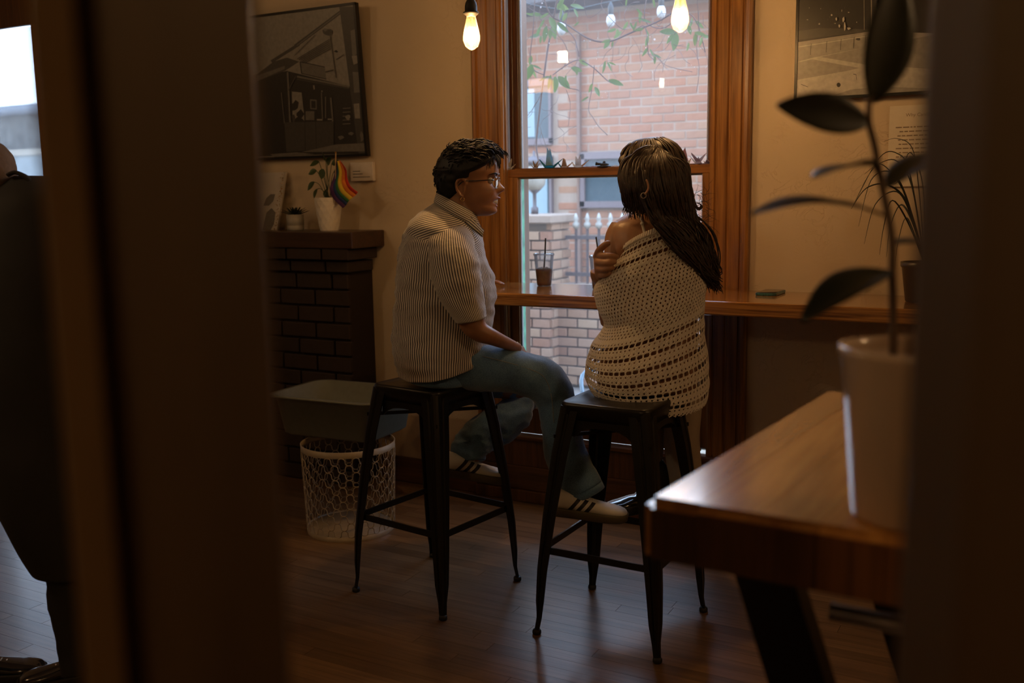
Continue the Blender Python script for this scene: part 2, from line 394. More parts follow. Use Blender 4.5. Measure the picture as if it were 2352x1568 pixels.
wpart('stile', (WX0+0.001, WX0+0.040, 3.996, 4.032, 1.528, 2.75), M_trimdark, parent=us)
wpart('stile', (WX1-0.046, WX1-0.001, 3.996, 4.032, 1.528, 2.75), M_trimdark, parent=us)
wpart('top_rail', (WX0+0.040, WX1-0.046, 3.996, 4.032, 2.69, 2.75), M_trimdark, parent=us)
bm = bmesh.new()
for a in ((WX0+.040, WX0+.047), (WX1-.052, WX1-.046)): box(bm, a[0], a[1], 4.006, 4.024, 1.528, 2.69)
tag(obj('putty_line', bm, M_pale, us), kind='stuff')
wpart('pane', (WX0+0.043, WX1-0.049, 4.013, 4.016, 1.526, 2.692), M_pane, 0, us)
wpart('stool', (-2.40, -1.03, 3.885, 3.945, 0.290, 0.315), M_base, 0.006)
wpart('apron', (-2.34, -1.09, 3.906, YW, 0.165, 0.290), M_trimdark)
wpart('outer_frame', (WX0-0.02, WX0+0.008, 4.06, 4.10, 0.31, 1.485), M_green, 0)
wpart('outer_frame', (WX1-0.045, WX1+0.02, 4.06, 4.10, 0.31, 1.49), M_pale, 0)

# window at the far left
w2 = tag(boxobj('window_2', (-6.42, -5.30, 4.10, 4.20, 0.28, 0.31), M_pale), kind='structure')
for b in ((-6.42, -6.36, 3.92, 4.16, .3, 2.5), (-5.36, -5.30, 3.92, 4.16, .3, 2.5)): wpart('jamb', b, M_trimdark, parent=w2)
for b in ((-6.50, -6.36, YW-.025, YW, .3, 2.44), (-5.36, -5.22, YW-.025, YW, .3, 2.44)): wpart('casing', b, M_trim, parent=w2)
wpart('head_casing', (-6.55, -5.15, YW-.03, YW, 2.44, 2.62), M_trimdark, parent=w2)
wpart('meeting_rail', (-6.36, -5.36, 3.96, 4.0, 1.48, 1.53), M_trimdark, parent=w2)
wpart('bottom_rail', (-6.36, -5.36, 3.96, 4.0, .3, .42), M_trimdark, parent=w2)
wpart('pane', (-6.36, -5.36, 3.978, 3.981, .42, 2.45), M_pane2, 0, parent=w2)

for i, (a, b) in enumerate(((-5.22, -3.62), (-2.93, -2.36), (-1.07, 2.99))):
    tag(boxobj('baseboard_back' + ('' if i == 0 else '.%03d' % i), (a, b, 3.908, YW, 0, 0.125), M_base, None, 0.004), kind='structure')
tag(boxobj('trim_1', (-2.36, -1.07, 3.900, 3.93, 0.055, 0.165), M_base, None, 0.003), kind='structure')
tag(boxobj('trim_2', (-2.36, -1.07, 3.880, 3.93, 0.0, 0.055), M_trimdark, None, 0.004), kind='structure')
tag(boxobj('baseboard_left', (-7.4, -7.375, -3.0, 3.93, 0, 0.125), M_base), kind='structure')
tag(boxobj('baseboard_right', (2.975, 3.0, -3.0, 3.93, 0, 0.125), M_base), kind='structure')

# the two posts of the opening one looks through
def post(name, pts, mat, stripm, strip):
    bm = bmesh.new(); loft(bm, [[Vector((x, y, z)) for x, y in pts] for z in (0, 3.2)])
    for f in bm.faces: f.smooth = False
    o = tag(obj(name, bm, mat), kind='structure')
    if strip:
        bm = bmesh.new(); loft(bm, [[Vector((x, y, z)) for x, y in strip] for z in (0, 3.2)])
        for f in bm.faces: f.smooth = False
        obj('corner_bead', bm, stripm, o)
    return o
def az(xp, y0, dist):                        # a plan point in the direction of a measured vertical edge
    r = ray(xp, y0); v = Vector((r.x, r.y)).normalized()*dist; return (v.x, v.y)
a, b, c = az(60, 0, .50), az(160, 0, .515), az(588, 0, .47)
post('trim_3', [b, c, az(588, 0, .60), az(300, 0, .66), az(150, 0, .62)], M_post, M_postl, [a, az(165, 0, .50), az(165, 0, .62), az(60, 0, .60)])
d, e = az(2150, 784, .50), az(2245, 784, .50)
post('trim_4', [az(2092, 784, .50), az(2230, 784, .46), az(2700, 784, .46), az(2700, 784, .60), az(2092, 784, .58)], M_post, M_postl, None)

# ------------------------------------------------------------------ outside: neighbour's brick house, garden wall, fence
def mat_brick(name, stops, sc=30, speck=0.22):
    m, nt, b = newmat(name); info = nt.nodes.new('ShaderNodeObjectInfo')
    v = coords(nt); n = N(nt, 'ShaderNodeTexNoise', Scale=float(sc), Detail=4.0); L(nt, v, n.inputs['Vector'])
    geo = nt.nodes.new('ShaderNodeNewGeometry')
    mm = N(nt, 'ShaderNodeMath', _operation='FRACT'); ad = N(nt, 'ShaderNodeMath', _operation='ADD'); L(nt, info.outputs['Random'], ad.inputs[0]); L(nt, geo.outputs['Random Per Island'], ad.inputs[1]); L(nt, ad.outputs[0], mm.inputs[0])
    c = ramp(nt, mm.outputs[0], stops)
    L(nt, mix(nt, speck, c, mix(nt, n.outputs['Fac'], (0.07, 0.035, 0.02), (0.42, 0.28, 0.20))), b.inputs['Base Color'])
    b.inputs['Roughness'].default_value = 0.85; bump(nt, b, n.outputs['Fac'], 0.4, 0.004); return m
M_brick = mat_brick('red_brick', [(0.0, (0.215, 0.072, 0.030)), (0.35, (0.26, 0.092, 0.040)), (0.7, (0.225, 0.085, 0.040)), (1.0, (0.26, 0.125, 0.065))])
M_brick2 = mat_brick('pale_brick', [(0.0, (0.24, 0.12, 0.065)), (0.3, (0.33, 0.21, 0.13)), (0.6, (0.22, 0.085, 0.042)), (1.0, (0.31, 0.20, 0.135))])
M_mortar = plain('pale_mortar', (0.27, 0.19, 0.14), 0.9)
M_mortar2 = plain('grey_mortar', (0.17, 0.135, 0.11), 0.9)
M_eave = plain('dark_eave_paint', (0.055, 0.05, 0.055), 0.7)
M_roof = plain('grey_roofing', (0.15, 0.15, 0.165), 0.8)
M_frame = plain('mauve_window_frame', (0.12, 0.085, 0.085), 0.6)
M_bluepane = plain('blue_grey_window_pane', (0.045, 0.065, 0.075), 0.25)
M_curtain = plain('pale_blue_curtain', (0.20, 0.26, 0.28), 0.8)
M_paving = plain('courtyard_paving', (0.15, 0.12, 0.10), 0.9, sc=6, var=.2)
M_iron = plain('weathered_iron', (0.075, 0.055, 0.055), 0.6)
M_finial = plain('white_painted_finial', (0.30, 0.27, 0.23), 0.6)
tag(boxobj('courtyard_ground', (-14, 6, 4.21, 16, -0.22, -0.12), M_paving), kind='structure')
def brick_mesh(w, h, d, mat):
    bm = bmesh.new(); box(bm, -w/2, w/2, -d/2, d/2, -h/2, h/2, bev=0.003); me = bpy.data.meshes.new('brick'); bm.to_mesh(me); bm.free(); me.materials.append(mat); return me
def brickwork(parent, x0, x1, y, z0, z1, pw, ph, mat, view, holes=(), seed=1, depth=0.05, face=-1):
    """courses on the plane Y=y between x0 and x1; those inside the window view become single bricks"""
    rr = random.Random(seed); w, h = pw-0.012, ph-0.012; me = brick_mesh(w, h, depth, mat); hb = brick_mesh(w/2-.004, h, depth, mat); rest = bmesh.new(); n = 0
    k = 0; z = z0
    while z+h < z1+0.01:
        x = x0 - (pw/2 if k % 2 else 0)
        while x < x1:
            cx, cz = x+pw/2, z+ph/2; a, b = max(x, x0), min(x+w, x1)
            if b-a > 0.03 and not any(hx0-.5*pw < cx < hx1+.5*pw and hz0 < cz < hz1 for hx0, hx1, hz0, hz1 in holes):
                full = b-a > w*0.98; yy = y + rr.uniform(-.004, .004)
                v = Vector((cx, y, cz))-CP; zz = v.dot(CF); px = IW/2+FPX*v.dot(CR)/zz; q = IH/2-FPX*v.dot(CU)/zz
                if view[0] < px < view[1] and view[2] < q < view[3] and n < 297:
                    o = bpy.data.objects.new('brick', me if full else hb); col.objects.link(o); o.parent = parent
                    o.location = ((a+b)/2, yy, cz); o.rotation_euler = (0, rr.uniform(-.008, .008), 0); n += 1
                    if not full: o.scale = ((b-a)/(w/2-.004), 1, 1)
                else: box(rest, a, b, yy-depth/2, yy+depth/2, cz-h/2, cz+h/2)
            x += pw
        z += ph; k += 1
    if len(rest.verts): tag(obj('brick_courses', rest, mat, parent), kind='stuff')
    else: rest.free()
    return n
HY = 8.6
house = thing('brick_house', 'red brick neighbouring house seen through the window, with dark eave', 'house', (-3.5, HY, 0))
def hp(name, b, mat, parent=None, bev=0.0):
    o = boxobj(name, b, mat, None, bev)
    if parent is None: keep(o, house)
    else: o.parent = parent
    return o
house.location = (0, 0, 0)
wl = hp('house_wall', (-9.0, 2.0, HY+0.0, HY+0.25, -0.12, 3.12), M_mortar)
brickwork(house, -5.6, -1.2, HY+0.010, 0.55, 3.02, 0.212, 0.0775, M_brick, (1196, 1640, 45, 560), holes=((-4.85, -4.27, 1.88, 2.50), (-4.85, -4.27, 1.0, 1.80), (-4.0, -3.42, 1.27, 1.78)), depth=0.03)
hp('pilaster', (-4.005, -3.975, HY-0.05, HY, 0, 2.86), plain('weathered_downpipe', (.15, .085, .06), .7))
hp('eave', (-9.0, 2.0, HY-0.55, HY+0.3, 3.07, 3.24), M_eave, bev=0.01)
hp('gutter', (-9.0, 2.0, HY-0.66, HY-0.54, 3.20, 3.32), M_roof, bev=0.02)
bm = bmesh.new(); poly(bm, [(-9, HY-.6, 3.30), (2, HY-.6, 3.30), (2, HY+2.5, 4.2), (-9, HY+2.5, 4.2)]); poly(bm, [(-9, HY-.6, 3.26), (2, HY-.6, 3.26), (2, HY+2.5, 4.16), (-9, HY+2.5, 4.16)]); keep(obj('roof', bm, M_roof), house)
def hwindow(x0, x1, z0, z1, curtain=None):
    f = hp('house_window', (x0, x1, HY-.02, HY+.02, z0, z1), M_bluepane)
    bm = bmesh.new(); t = .05
    for b in ((x0-t, x0, z0-t, z1+t), (x1, x1+t*.5, z0-t, z1+t), (x0-t, x1+t*.5, z1, z1+t*1.3), (x0-t, x1+t*.5, z0-t*1.2, z0)): box(bm, b[0], b[1], HY-.05, HY, b[2], b[3])
    o = obj('window_frame', bm, M_frame, f); tag(o, kind='stuff')
    if curtain: boxobj('curtain', (curtain[0], curtain[1], HY-.026, HY-.021, z0+.02, z1-.02), M_curtain, f)
hwindow(-4.82, -4.30, 1.93, 2.42, (-4.70, -4.46)); hwindow(-4.82, -4.30, 1.05, 1.70, (-4.6, -4.33)); hwindow(-3.93, -3.45, 1.33, 1.72)
# garden wall with brick pier
gw = thing('garden_wall', 'low pale brick garden wall below the iron fence, outside', 'wall')
GY = 7.0
boxobj('wall_core', (-3.44, 0.5, GY+.02, GY+.16, -.12, .66), M_mortar2, gw)
brickwork(gw, -3.44, 0.2, GY+.002, -.10, .66, 0.175, 0.0765, M_brick2, (1280, 1420, 600, 900), depth=0.06, seed=5)
boxobj('coping', (-3.44, 0.5, GY-.05, GY+.2, .665, .70), M_mortar, gw, .005)
pier = thing('brick_pier', 'square pale brick pier at the end of the garden wall', 'pillar')
boxobj('pier_core', (-3.90, -3.46, GY-.10, GY+.22, -.12, 1.19), M_mortar2, pier)
brickwork(pier, -3.91, -3.45, GY-.12, -.10, 1.17, 0.153, 0.0765, M_brick2, (1190, 1300, 440, 900), depth=0.06, seed=8)
me_s = brick_mesh(.150, .0645, .05, M_brick2)
for k_ in range(17):
    for h_ in (0, 1):
        o = bpy.data.objects.new('brick', me_s); col.objects.link(o); o.parent = pier; o.location = (-3.462, GY-.045+h_*.163+(.03 if k_ % 2 else 0), -.062+k_*.0765); o.rotation_euler = (0, 0, R(90))
boxobj('cap_stone', (-3.97, -3.41, GY-.18, GY+.28, 1.18, 1.25), M_mortar, pier, .01)
# iron fence on the wall
fence = thing('iron_fence', 'iron garden fence with white finials on the low brick wall', 'fence')
for i in range(19):
    x = -3.33+i*.098
    bm = bmesh.new(); box(bm, x-.008, x+.008, GY+.08, GY+.096, .70, 1.13); o = obj('picket', bm, M_iron, fence)
    bm = bmesh.new(); lathe(bm, [(.006, 0), (.026, .02), (.03, .045), (.014, .065), (.022, .085), (.004, .13)], (x, GY+.088, 1.125), 8); obj('finial', bm, M_finial, o, True)
for z in (.76, 1.05): boxobj('fence_rail', (-3.42, -1.5, GY+.075, GY+.10, z, z+.03), M_iron, fence)
# lantern on the pier
lt = thing('garden_lantern', 'white glazed lantern standing on top of the brick pier', 'lantern')
bm = bmesh.new(); lathe(bm, [(.03, 0), (.03, .05), (.015, .06), (.015, .16), (.05, .19)], (-3.66, GY+.02, 1.25), 10); obj('post', bm, M_iron, lt, True)
bm = bmesh.new(); lathe(bm, [(.05, 0), (.085, .04), (.095, .12), (.08, .18), (.03, .21)], (-3.66, GY+.02, 1.44), 14); obj('globe', bm, M_finial, lt, True)
bm = bmesh.new(); lathe(bm, [(.10, 0), (.06, .04), (.012, .06), (.01, .10)], (-3.66, GY+.02, 1.645), 12); obj('lantern_cap', bm, M_iron, lt, True)
# garden chair of bent wire
gc = thing('garden_chair', 'pale blue metal garden chair standing outside below the window', 'chair')
M_bluemetal = plain('pale_blue_metal', (0.14, 0.20, 0.25), 0.35)
cx, cyy = -2.12, 5.05
bm = bmesh.new(); tube(bm, cr([(cx+.24*math.cos(a), cyy+.24*math.sin(a), .26) for a in (2*PI*i/10 for i in range(10))], 3, True)+[(cx+.24, cyy, .26)], .012, 6); obj('seat_ring', bm, M_bluemetal, gc, True)
for i in range(7):
    x = cx-.18+.06*i; h = math.sqrt(max(.001, .24**2-(x-cx)**2)); bm = bmesh.new(); tube(bm, [(x, cyy-h, .26), (x, cyy, .24), (x, cyy+h, .26)], .008, 5); obj('seat_wire', bm, M_bluemetal, gc, True)
for a in (45, 135, 225, 315):
    bm = bmesh.new(); tube(bm, [(cx+.22*math.cos(R(a)), cyy+.22*math.sin(R(a)), .26), (cx+.28*math.cos(R(a)), cyy+.28*math.sin(R(a)), -.12)], .012, 6); obj('leg', bm, M_bluemetal, gc, True)
bm = bmesh.new(); tube(bm, cr([(cx-.24, cyy+.05, .26), (cx-.25, cyy+.12, .38), (cx, cyy+.24, .40), (cx+.25, cyy+.12, .38), (cx+.24, cyy+.05, .26)], 5), .012, 6); obj('backrest', bm, M_bluemetal, gc, True)
# distant wall, hedge line behind the far window
nb_ = thing('courtyard_wall', 'tall pale rendered wall seen through the far left window', 'wall')
boxobj('render_panel', (-20.5, -11.5, 12.0, 12.3, -.12, 2.25), plain('pale_blue_render', (0.22, 0.25, 0.27), 0.9, sc=3, var=.15), nb_)
boxobj('coping', (-20.6, -11.4, 11.95, 12.35, 2.25, 2.36), M_finial, nb_)
sh = thing('garden_shed', 'grey weathered shed beyond the pale courtyard wall', 'shed')
boxobj('shed_wall', (-22, -12.4, 13.2, 15.2, -.12, 3.2), plain('weathered_shed_boards', (0.14, 0.135, 0.125), 0.9, sc=5, var=.3), sh)
bm = bmesh.new(); loft(bm, [[Vector((x, 13.0, 3.15)), Vector((x, 15.4, 3.15)), Vector((x, 14.2, 3.5))] for x in (-22.2, -12.2)]); obj('shed_roof', bm, M_roof, sh)
# string of unlit bulbs outside
sl = [(1290, 60, 6.3), (1403, 42, 6.3), (1519, 22, 6.3)]
M_bulbw = plain('frosted_white_bulb', (0.36, 0.36, 0.36), 0.3)
ws = thing('string_light_cable', 'thin dark cable carrying the outdoor string lights', 'cable')
pts = [pd(1130, -10, 6.3)] + [pd(x, y-38, 6.3) for x, y, d in sl] + [pd(1700, -40, 6.3)]
bm = bmesh.new(); tube(bm, cr([tuple(p) for p in pts], 6), .005, 5); obj('cable', bm, M_dark, ws, True)
for k, (x, y, d) in enumerate(sl):
    p = pd(x, y, d)
    t = thing('string_light_bulb', 'small unlit white bulb outside, %s of the three' % ('left above the ivy', 'middle', 'nearest the glowing window bulb')[k], 'light bulb', group='outdoor string lights')
    bm = bmesh.new(); lathe(bm, [(.004, -.055), (.022, -.045), (.030, -.02), (.026, .005), (.014, .025)], p, 12); obj('bulb_glass', bm, M_bulbw, t, True)
    bm = bmesh.new(); lathe(bm, [(.016, .022), (.018, .03), (.018, .07), (.006, .10)], p, 10); obj('bulb_socket', bm, M_dark, t, True)

# ------------------------------------------------------------------ ivy hanging outside the glass
def leaf_mesh(w, fold=.25):
    bm = bmesh.new(); nn = 5; L_ = []; C_ = []; R_ = []
    for i in range(nn+1):
        t = i/nn; ww = w*math.sin(PI*min(1, t*.93+.04))**.8*(1-t*.35)*.5; zz = -.12*t*t
        L_.append(bm.verts.new((-ww, t, zz+ww*fold))); C_.append(bm.verts.new((0, t, zz))); R_.append(bm.verts.new((ww, t, zz+ww*fold)))
    for i in range(nn):
        bm.faces.new((L_[i], C_[i], C_[i+1], L_[i+1])); bm.faces.new((C_[i], R_[i], R_[i+1], C_[i+1]))
    me = bpy.data.meshes.new('leaf'); bm.to_mesh(me); bm.free()
    for p in me.polygons: p.use_smooth = True
    return me
M_ivy = bpy.data.materials.new('ivy_leaf'); M_ivy.use_nodes = True; nt = M_ivy.node_tree; b = nt.nodes['Principled BSDF']
info = nt.nodes.new('ShaderNodeObjectInfo'); L(nt, ramp(nt, info.outputs['Random'], [(0, (0.03, 0.06, 0.02)), (.6, (0.07, 0.11, 0.03)), (1, (0.16, 0.19, 0.05))]), b.inputs['Base Color']); b.inputs['Roughness'].default_value = .5
tl = N(nt, 'ShaderNodeBsdfTranslucent', Color=(.13, .19, .035, 1)); ms = nt.nodes.new('ShaderNodeMixShader'); ms.inputs[0].default_value = .35
L(nt, b.outputs[0], ms.inputs[1]); L(nt, tl.outputs[0], ms.inputs[2]); L(nt, ms.outputs[0], nt.nodes['Material Output'].inputs[0])
M_vstem = plain('vine_stem', (0.10, 0.055, 0.045), .8)
ivy = thing('ivy_vine', 'green ivy vine with thin bare stems hanging outside the upper pane', 'vine')
IY = 4.62
def ip(x, y, dy=0): p = py(x, y, IY+dy); return tuple(p)
stems = [([(1290, -60), (1278, 10), (1262, 90), (1250, 170), (1240, 250), (1232, 330), (1238, 372)], .0036),
 ([(1240, -40), (1262, 30), (1300, 55), (1355, 90), (1400, 95), (1450, 75), (1520, 45), (1570, 10)], .0028),
 ([(1350, -40), (1310, 20), (1300, 60), (1320, 90), (1330, 130)], .0018), ([(1230, -40), (1225, 60), (1218, 130), (1226, 160), (1250, 172)], .0018),
 ([(1270, 172), (1300, 150), (1330, 138), (1362, 155), (1395, 185), (1412, 193)], .0018), ([(1290, 175), (1305, 200), (1330, 208), (1335, 225)], .0014),
 ([(1365, 150), (1360, 200), (1352, 250), (1362, 270), (1375, 290), (1395, 310)], .0014), ([(1450, 75), (1480, 60), (1487, 100), (1490, 125), (1503, 138)], .0014),
 ([(1490, -30), (1480, 40), (1500, 62), (1530, 62), (1570, 30), (1600, 50), (1620, 120)], .0016), ([(1500, 120), (1530, 150), (1590, 165)], .001),
 ([(1600, -20), (1605, 60), (1600, 110), (1606, 160), (1600, 210)], .001), ([(1207, 215), (1230, 212), (1250, 205)], .001), ([(1205, 275), (1230, 240), (1245, 210)], .001),
 ([(1300, 205), (1310, 240), (1305, 290)], .0009), ([(1410, -20), (1380, 10), (1420, 60), (1440, 68)], .0012), ([(1255, -20), (1240, 40), (1290, 90), (1305, 130), (1290, 160)], .0012),
 ([(1340, -20), (1350, 40), (1385, 20)], .0009), ([(1560, 60), (1530, 110), (1510, 120)], .0009), ([(1238, 300), (1225, 340), (1235, 352)], .0009), ([(1242, 300), (1256, 345), (1262, 395)], .001)]
r3 = random.Random(11)
for pts, rad in stems:
    q = cr([ip(x, y, r3.uniform(-.05, .05)) for x, y in pts], 5); bm = bmesh.new(); tube(bm, q, rad*1.4, 5); obj('stem', bm, M_vstem, ivy, True)
r3 = random.Random(5); fine = bmesh.new()
for i in range(38):
    x, y = r3.choice([(r3.uniform(1205, 1330), r3.uniform(-20, 300)), (r3.uniform(1400, 1620), r3.uniform(-20, 130))]); pts = [ip(x, y, r3.uniform(-.1, .1))]
    a = r3.uniform(0, 6.28)
    for k in range(5): a += r3.uniform(-.9, .9); x += 16*math.cos(a); y += 18*abs(math.sin(a)); pts.append(ip(min(1628, x), y, r3.uniform(-.06, .06)))
    tube(fine, cr(pts, 3), .0010, 4, caps=False)
tag(obj('fine_tendrils', fine, M_vstem, ivy), kind='stuff')
LM = [leaf_mesh(w) for w in (.30, .42, .55)]
for m_ in LM: m_.materials.append(M_ivy)
def leaf(x, y, ang, ln, k=None, dy=0):          # ang: image angle in degrees, 0 = right, 90 = down
    p = py(x, y, IY+dy-.02); o = bpy.data.objects.new('leaf', LM[k if k is not None else r3.randrange(3)]); col.objects.link(o); o.parent = ivy
    d = (HR*math.cos(R(ang)) - UP*math.sin(R(ang))).normalized(); nrm = (-HF + HR*r3.uniform(-.5, .5) + UP*r3.uniform(-.3, .6)).normalized()
    s = d.cross(nrm).normalized(); nrm = s.cross(d)
    s_ = ln*4.9/FPX*1.5
    o.matrix_local = Matrix.Translation(p) @ Matrix((s, d, nrm)).transposed().to_4x4() @ Matrix.Diagonal((s_, s_, s_, 1)); return o
cl = [(1275, 12, 15, 22), (1290, 20, 100, 16), (1260, 30, 150, 16), (1243, 35, 190, 18), (1225, 36, 200, 14), (1262, 40, 60, 22), (1250, 45, 120, 16), (1255, 60, 100, 24), (1240, 62, 110, 16), (1270, 60, 80, 20), (1280, 52, 40, 22), (1265, 66, 95, 16),
 (1295, -5, 120, 20), (1310, 12, 10, 22), (1285, 5, 60, 16), (1318, 20, 60, 14), (1302, 30, 120, 14), (1330, 50, 140, 10), (1240, 80, 170, 16), (1243, 82, 100, 12), (1220, 128, 100, 14), (1222, 148, 110, 26), (1216, 150, 60, 22), (1212, 148, 150, 14), (1223, 150, 20, 16),
 (1265, 172, 100, 22), (1275, 176, 90, 24), (1282, 176, 45, 26), (1262, 175, 160, 18), (1300, 172, 95, 16), (1312, 155, 20, 18), (1330, 138, 30, 16), (1322, 152, 80, 14), (1390, 140, 100, 18), (1394, 142, 60, 16), (1398, 143, 20, 12), (1398, 184, 18, 24), (1360, 192, 110, 14), (1366, 200, 60, 16), (1352, 222, 150, 14),
 (1402, 93, 170, 14), (1400, 90, 120, 16), (1410, 88, -40, 16), (1408, 94, 100, 10), (1415, 66, 160, 14), (1418, 66, 90, 12), (1442, 50, 120, 14), (1447, 52, 60, 12), (1470, 25, 90, 18), (1462, 20, 45, 14), (1470, 44, 15, 18), (1462, 50, 110, 14), (1478, 66, 170, 14), (1482, 66, 60, 12), (1488, 82, 100, 16), (1487, 110, 120, 14), (1492, 112, 60, 14), (1500, 125, 20, 14), (1504, 128, 90, 12), (1550, 74, 185, 22), (1552, 74, 95, 26), (1545, 78, 120, 16),
 (1585, 40, 150, 18), (1590, 40, 100, 16), (1597, 48, 40, 16), (1595, 75, 10, 16), (1598, 76, 95, 18), (1612, 82, 10, 14), (1612, 84, 100, 14), (1582, 98, 100, 12), (1500, -5, 80, 14), (1440, -4, 100, 12), (1580, 58, 70, 14)]
for x, y, a, ln in cl: leaf(x, y, a, ln, dy=r3.uniform(-.04, .04))

# ------------------------------------------------------------------ counter
CT = 1.02
counter = boxobj('window_counter', (-2.36, 1.6, 3.46, 3.898, CT-.052, CT), M_counter, None, .006, 2)
tag(counter, 'long varnished wooden bar counter running under the window', 'counter')
# ------------------------------------------------------------------ stools
def make_stool(label):
    t = thing('bar_stool', label, 'stool', group='black metal bar stools at the counter')
    H = .765; S = .152; F = .222
    def rr(s, r, n=4):                           # rounded square outline
        out = []
        for k in range(4):
            cx, cy_ = ((s-r)*(1, -1, -1, 1)[k], (s-r)*(1, 1, -1, -1)[k])
            for j in range(n+1): a = PI/2*(k+j/n); out.append((cx+r*math.cos(a), cy_+r*math.sin(a)))
        return out
    bm = bmesh.new()
    rings = [[Vector((x, y, z)) for x, y in rr(s, r)] for s, r, z in ((S-.004, .03, H-.055), (S+.002, .034, H-.012), (S, .034, H-.002), (S-.006, .03, H), (S-.02, .026, H-.004), (S-.05, .02, H-.006), (.03, .015, H-.007), (.022, .012, H-.010))]
    loft(bm, rings, True); obj('seat', bm, M_black, t, True)
    for k in range(4):
        sx, sy = ((1, 1), (-1, 1), (-1, -1), (1, -1))[k]
        bm = bmesh.new(); secs = []
        for (z, c, w) in ((H-.012, S-.002, .066), (.60, S+.021, .060), (.40, S+.043, .050), (.22, S+.058, .040), (.115, S+.062, .033), (.055, S+.060, .021), (.012, F-.005, .018)):
            r = .012; th = .0045; ring = []
            # L-section folded round the corner, with a rolled rib on each flange
            outer = [(c-w, c), (c-w*.62, c), (c-w*.55, c-.004), (c-w*.45, c-.004), (c-w*.38, c), (c-r, c), (c-.3*r, c-.3*r), (c, c-r), (c, c-w*.38), (c-.004, c-w*.45), (c-.004, c-w*.55), (c, c-w*.62), (c, c-w)]
            inner = [(x-th if y < c-.5*w else x, y-th if x < c-.5*w else y) for x, y in outer]
            inner = [(c-th, c-w), (c-th-.0, c-w*.5), (c-th-.002, c-r), (c-r, c-th-.002), (c-w*.5, c-th), (c-w, c-th)]
            for x, y in outer+inner: ring.append(Vector((x*sx, y*sy, z)))
            secs.append(ring)
        loft(bm, secs)
        for f in bm.faces: f.smooth = False
        lg = obj('leg', bm, M_black, t)
        bm = bmesh.new(); lathe(bm, [(.012, 0), (.0145, .003), (.0145, .012), (.011, .017)], ((F-.013)*sx, (F-.013)*sy, 0), 12); obj('foot_cap', bm, M_dark, lg, True)
    c = .195
    for k in range(4):
        a = ((c, c), (-c, c), (-c, -c), (c, -c))[k]; b_ = ((-c, c), (-c, -c), (c, -c), (c, c))[k]
        bm = bmesh.new(); beam(bm, (a[0], a[1], .285), (b_[0], b_[1], .285), .006, .022); obj('rung', bm, M_black, t)
    for k in range(4):
        s2 = S-.004; e = ((0, s2), (-s2, 0), (0, -s2), (s2, 0))[k]; nrm = Vector((e[0], e[1], 0)).normalized(); tx = Vector((-nrm.y, nrm.x, 0))
        bm = bmesh.new(); rings = []
        for i in range(9):
            u = -1+2*i/8; zt = H-.05; zb = H-.075-.035*abs(u)**3
            p = Vector((e[0], e[1], 0)) + tx*u*(S-.05); rings.append([p+Vector((0, 0, zt)), p+Vector((0, 0, zb)), p-nrm*.003+Vector((0, 0, zb)), p-nrm*.003+Vector((0, 0, zt))])
        loft(bm, rings); 
        for f in bm.faces: f.smooth = False
        obj('apron', bm, M_black, t)
    for s in (1, -1):
        bm = bmesh.new(); cc = S+.012; beam(bm, (-cc, -cc*s, .655), (cc, cc*s, .655+.004*s), .005, .012); obj('cross_brace', bm, M_black, t)
    return t
def foot_frame(q):
    P = [pz(x, y, 0) for x, y in q]; c = sum(P, Vector())/4; d = (P[1]-P[0]) + (P[2]-P[3]); return c, math.atan2(d.y, d.x)
cL, aL = foot_frame([(808, 1356), (1022, 1428), (1200, 1333), (990, 1276)])
cR, aR = foot_frame([(1220, 1458), (1518, 1526), (1627, 1404), (1355, 1346)])
st = make_stool('black metal bar stool under the person in the striped shirt')
st.location = cL; st.rotation_euler = (0, 0, aL)
s2 = dupe(st, cR, aR); s2['label'] = 'black metal bar stool under the person in the crochet shawl'

# ------------------------------------------------------------------ butcher-block high table, pot and plant
tb = thing('high_table', 'butcher block high table in the foreground with dark metal legs', 'table', (0, 0, 0))
TZ = 1.04; ta = math.atan2(.056, .68)
def tp(u, v, z): # u to the right, v away along the left edge
    return Vector((-.437 + u + v*math.sin(ta), 1.118 - u*.05 + v*math.cos(ta), z))
nst = 16; sw = .0725; M_endshade = wood('shaded_end_grain', (0.05, 0.020, 0.007), (0.15, 0.06, 0.018), 'Z', 0.35, 0.2, 30, perobj=.5)  # end grain, with the shade on the table front put into its colour
for i in range(nst):
    bm = bmesh.new(); u0, u1 = i*sw, (i+1)*sw-.0008
    vs = [bm.verts.new(tp(u, v, z)) for u in (u0, u1) for v in (0, .78) for z in (TZ-.078, TZ)]
    for f in [(0, 1, 3, 2), (4, 6, 7, 5), (0, 4, 5, 1), (2, 3, 7, 6), (0, 2, 6, 4), (1, 5, 7, 3)]: bm.faces.new([vs[k] for k in f])
    if i == 0: 
        es = [e for e in bm.edges if all(abs((v.co-tp(0, 0, v.co.z)).xy.length) < .001 or v.co.z > TZ-.001 for v in e.verts) and not all((v.co-tp(u1, 0, 0)).x > .5 for v in e.verts)]
        es = [e for e in es if not all(v in (vs[4], vs[5], vs[6], vs[7]) for v in e.verts)]
        bmesh.ops.bevel(bm, geom=es, offset=.012, segments=4, affect='EDGES')
    else:
        es = [e for e in bm.edges if set(e.verts) == {vs[1], vs[5]}]; bmesh.ops.bevel(bm, geom=es, offset=.010, segments=3, affect='EDGES')
    for f in bm.faces:
        if f.calc_center_median().y < tp((u0+u1)/2, .003, 1).y and abs(f.normal.z) < .5: f.material_index = 1
    obj('wood_block', bm, [M_block, M_endshade], tb)
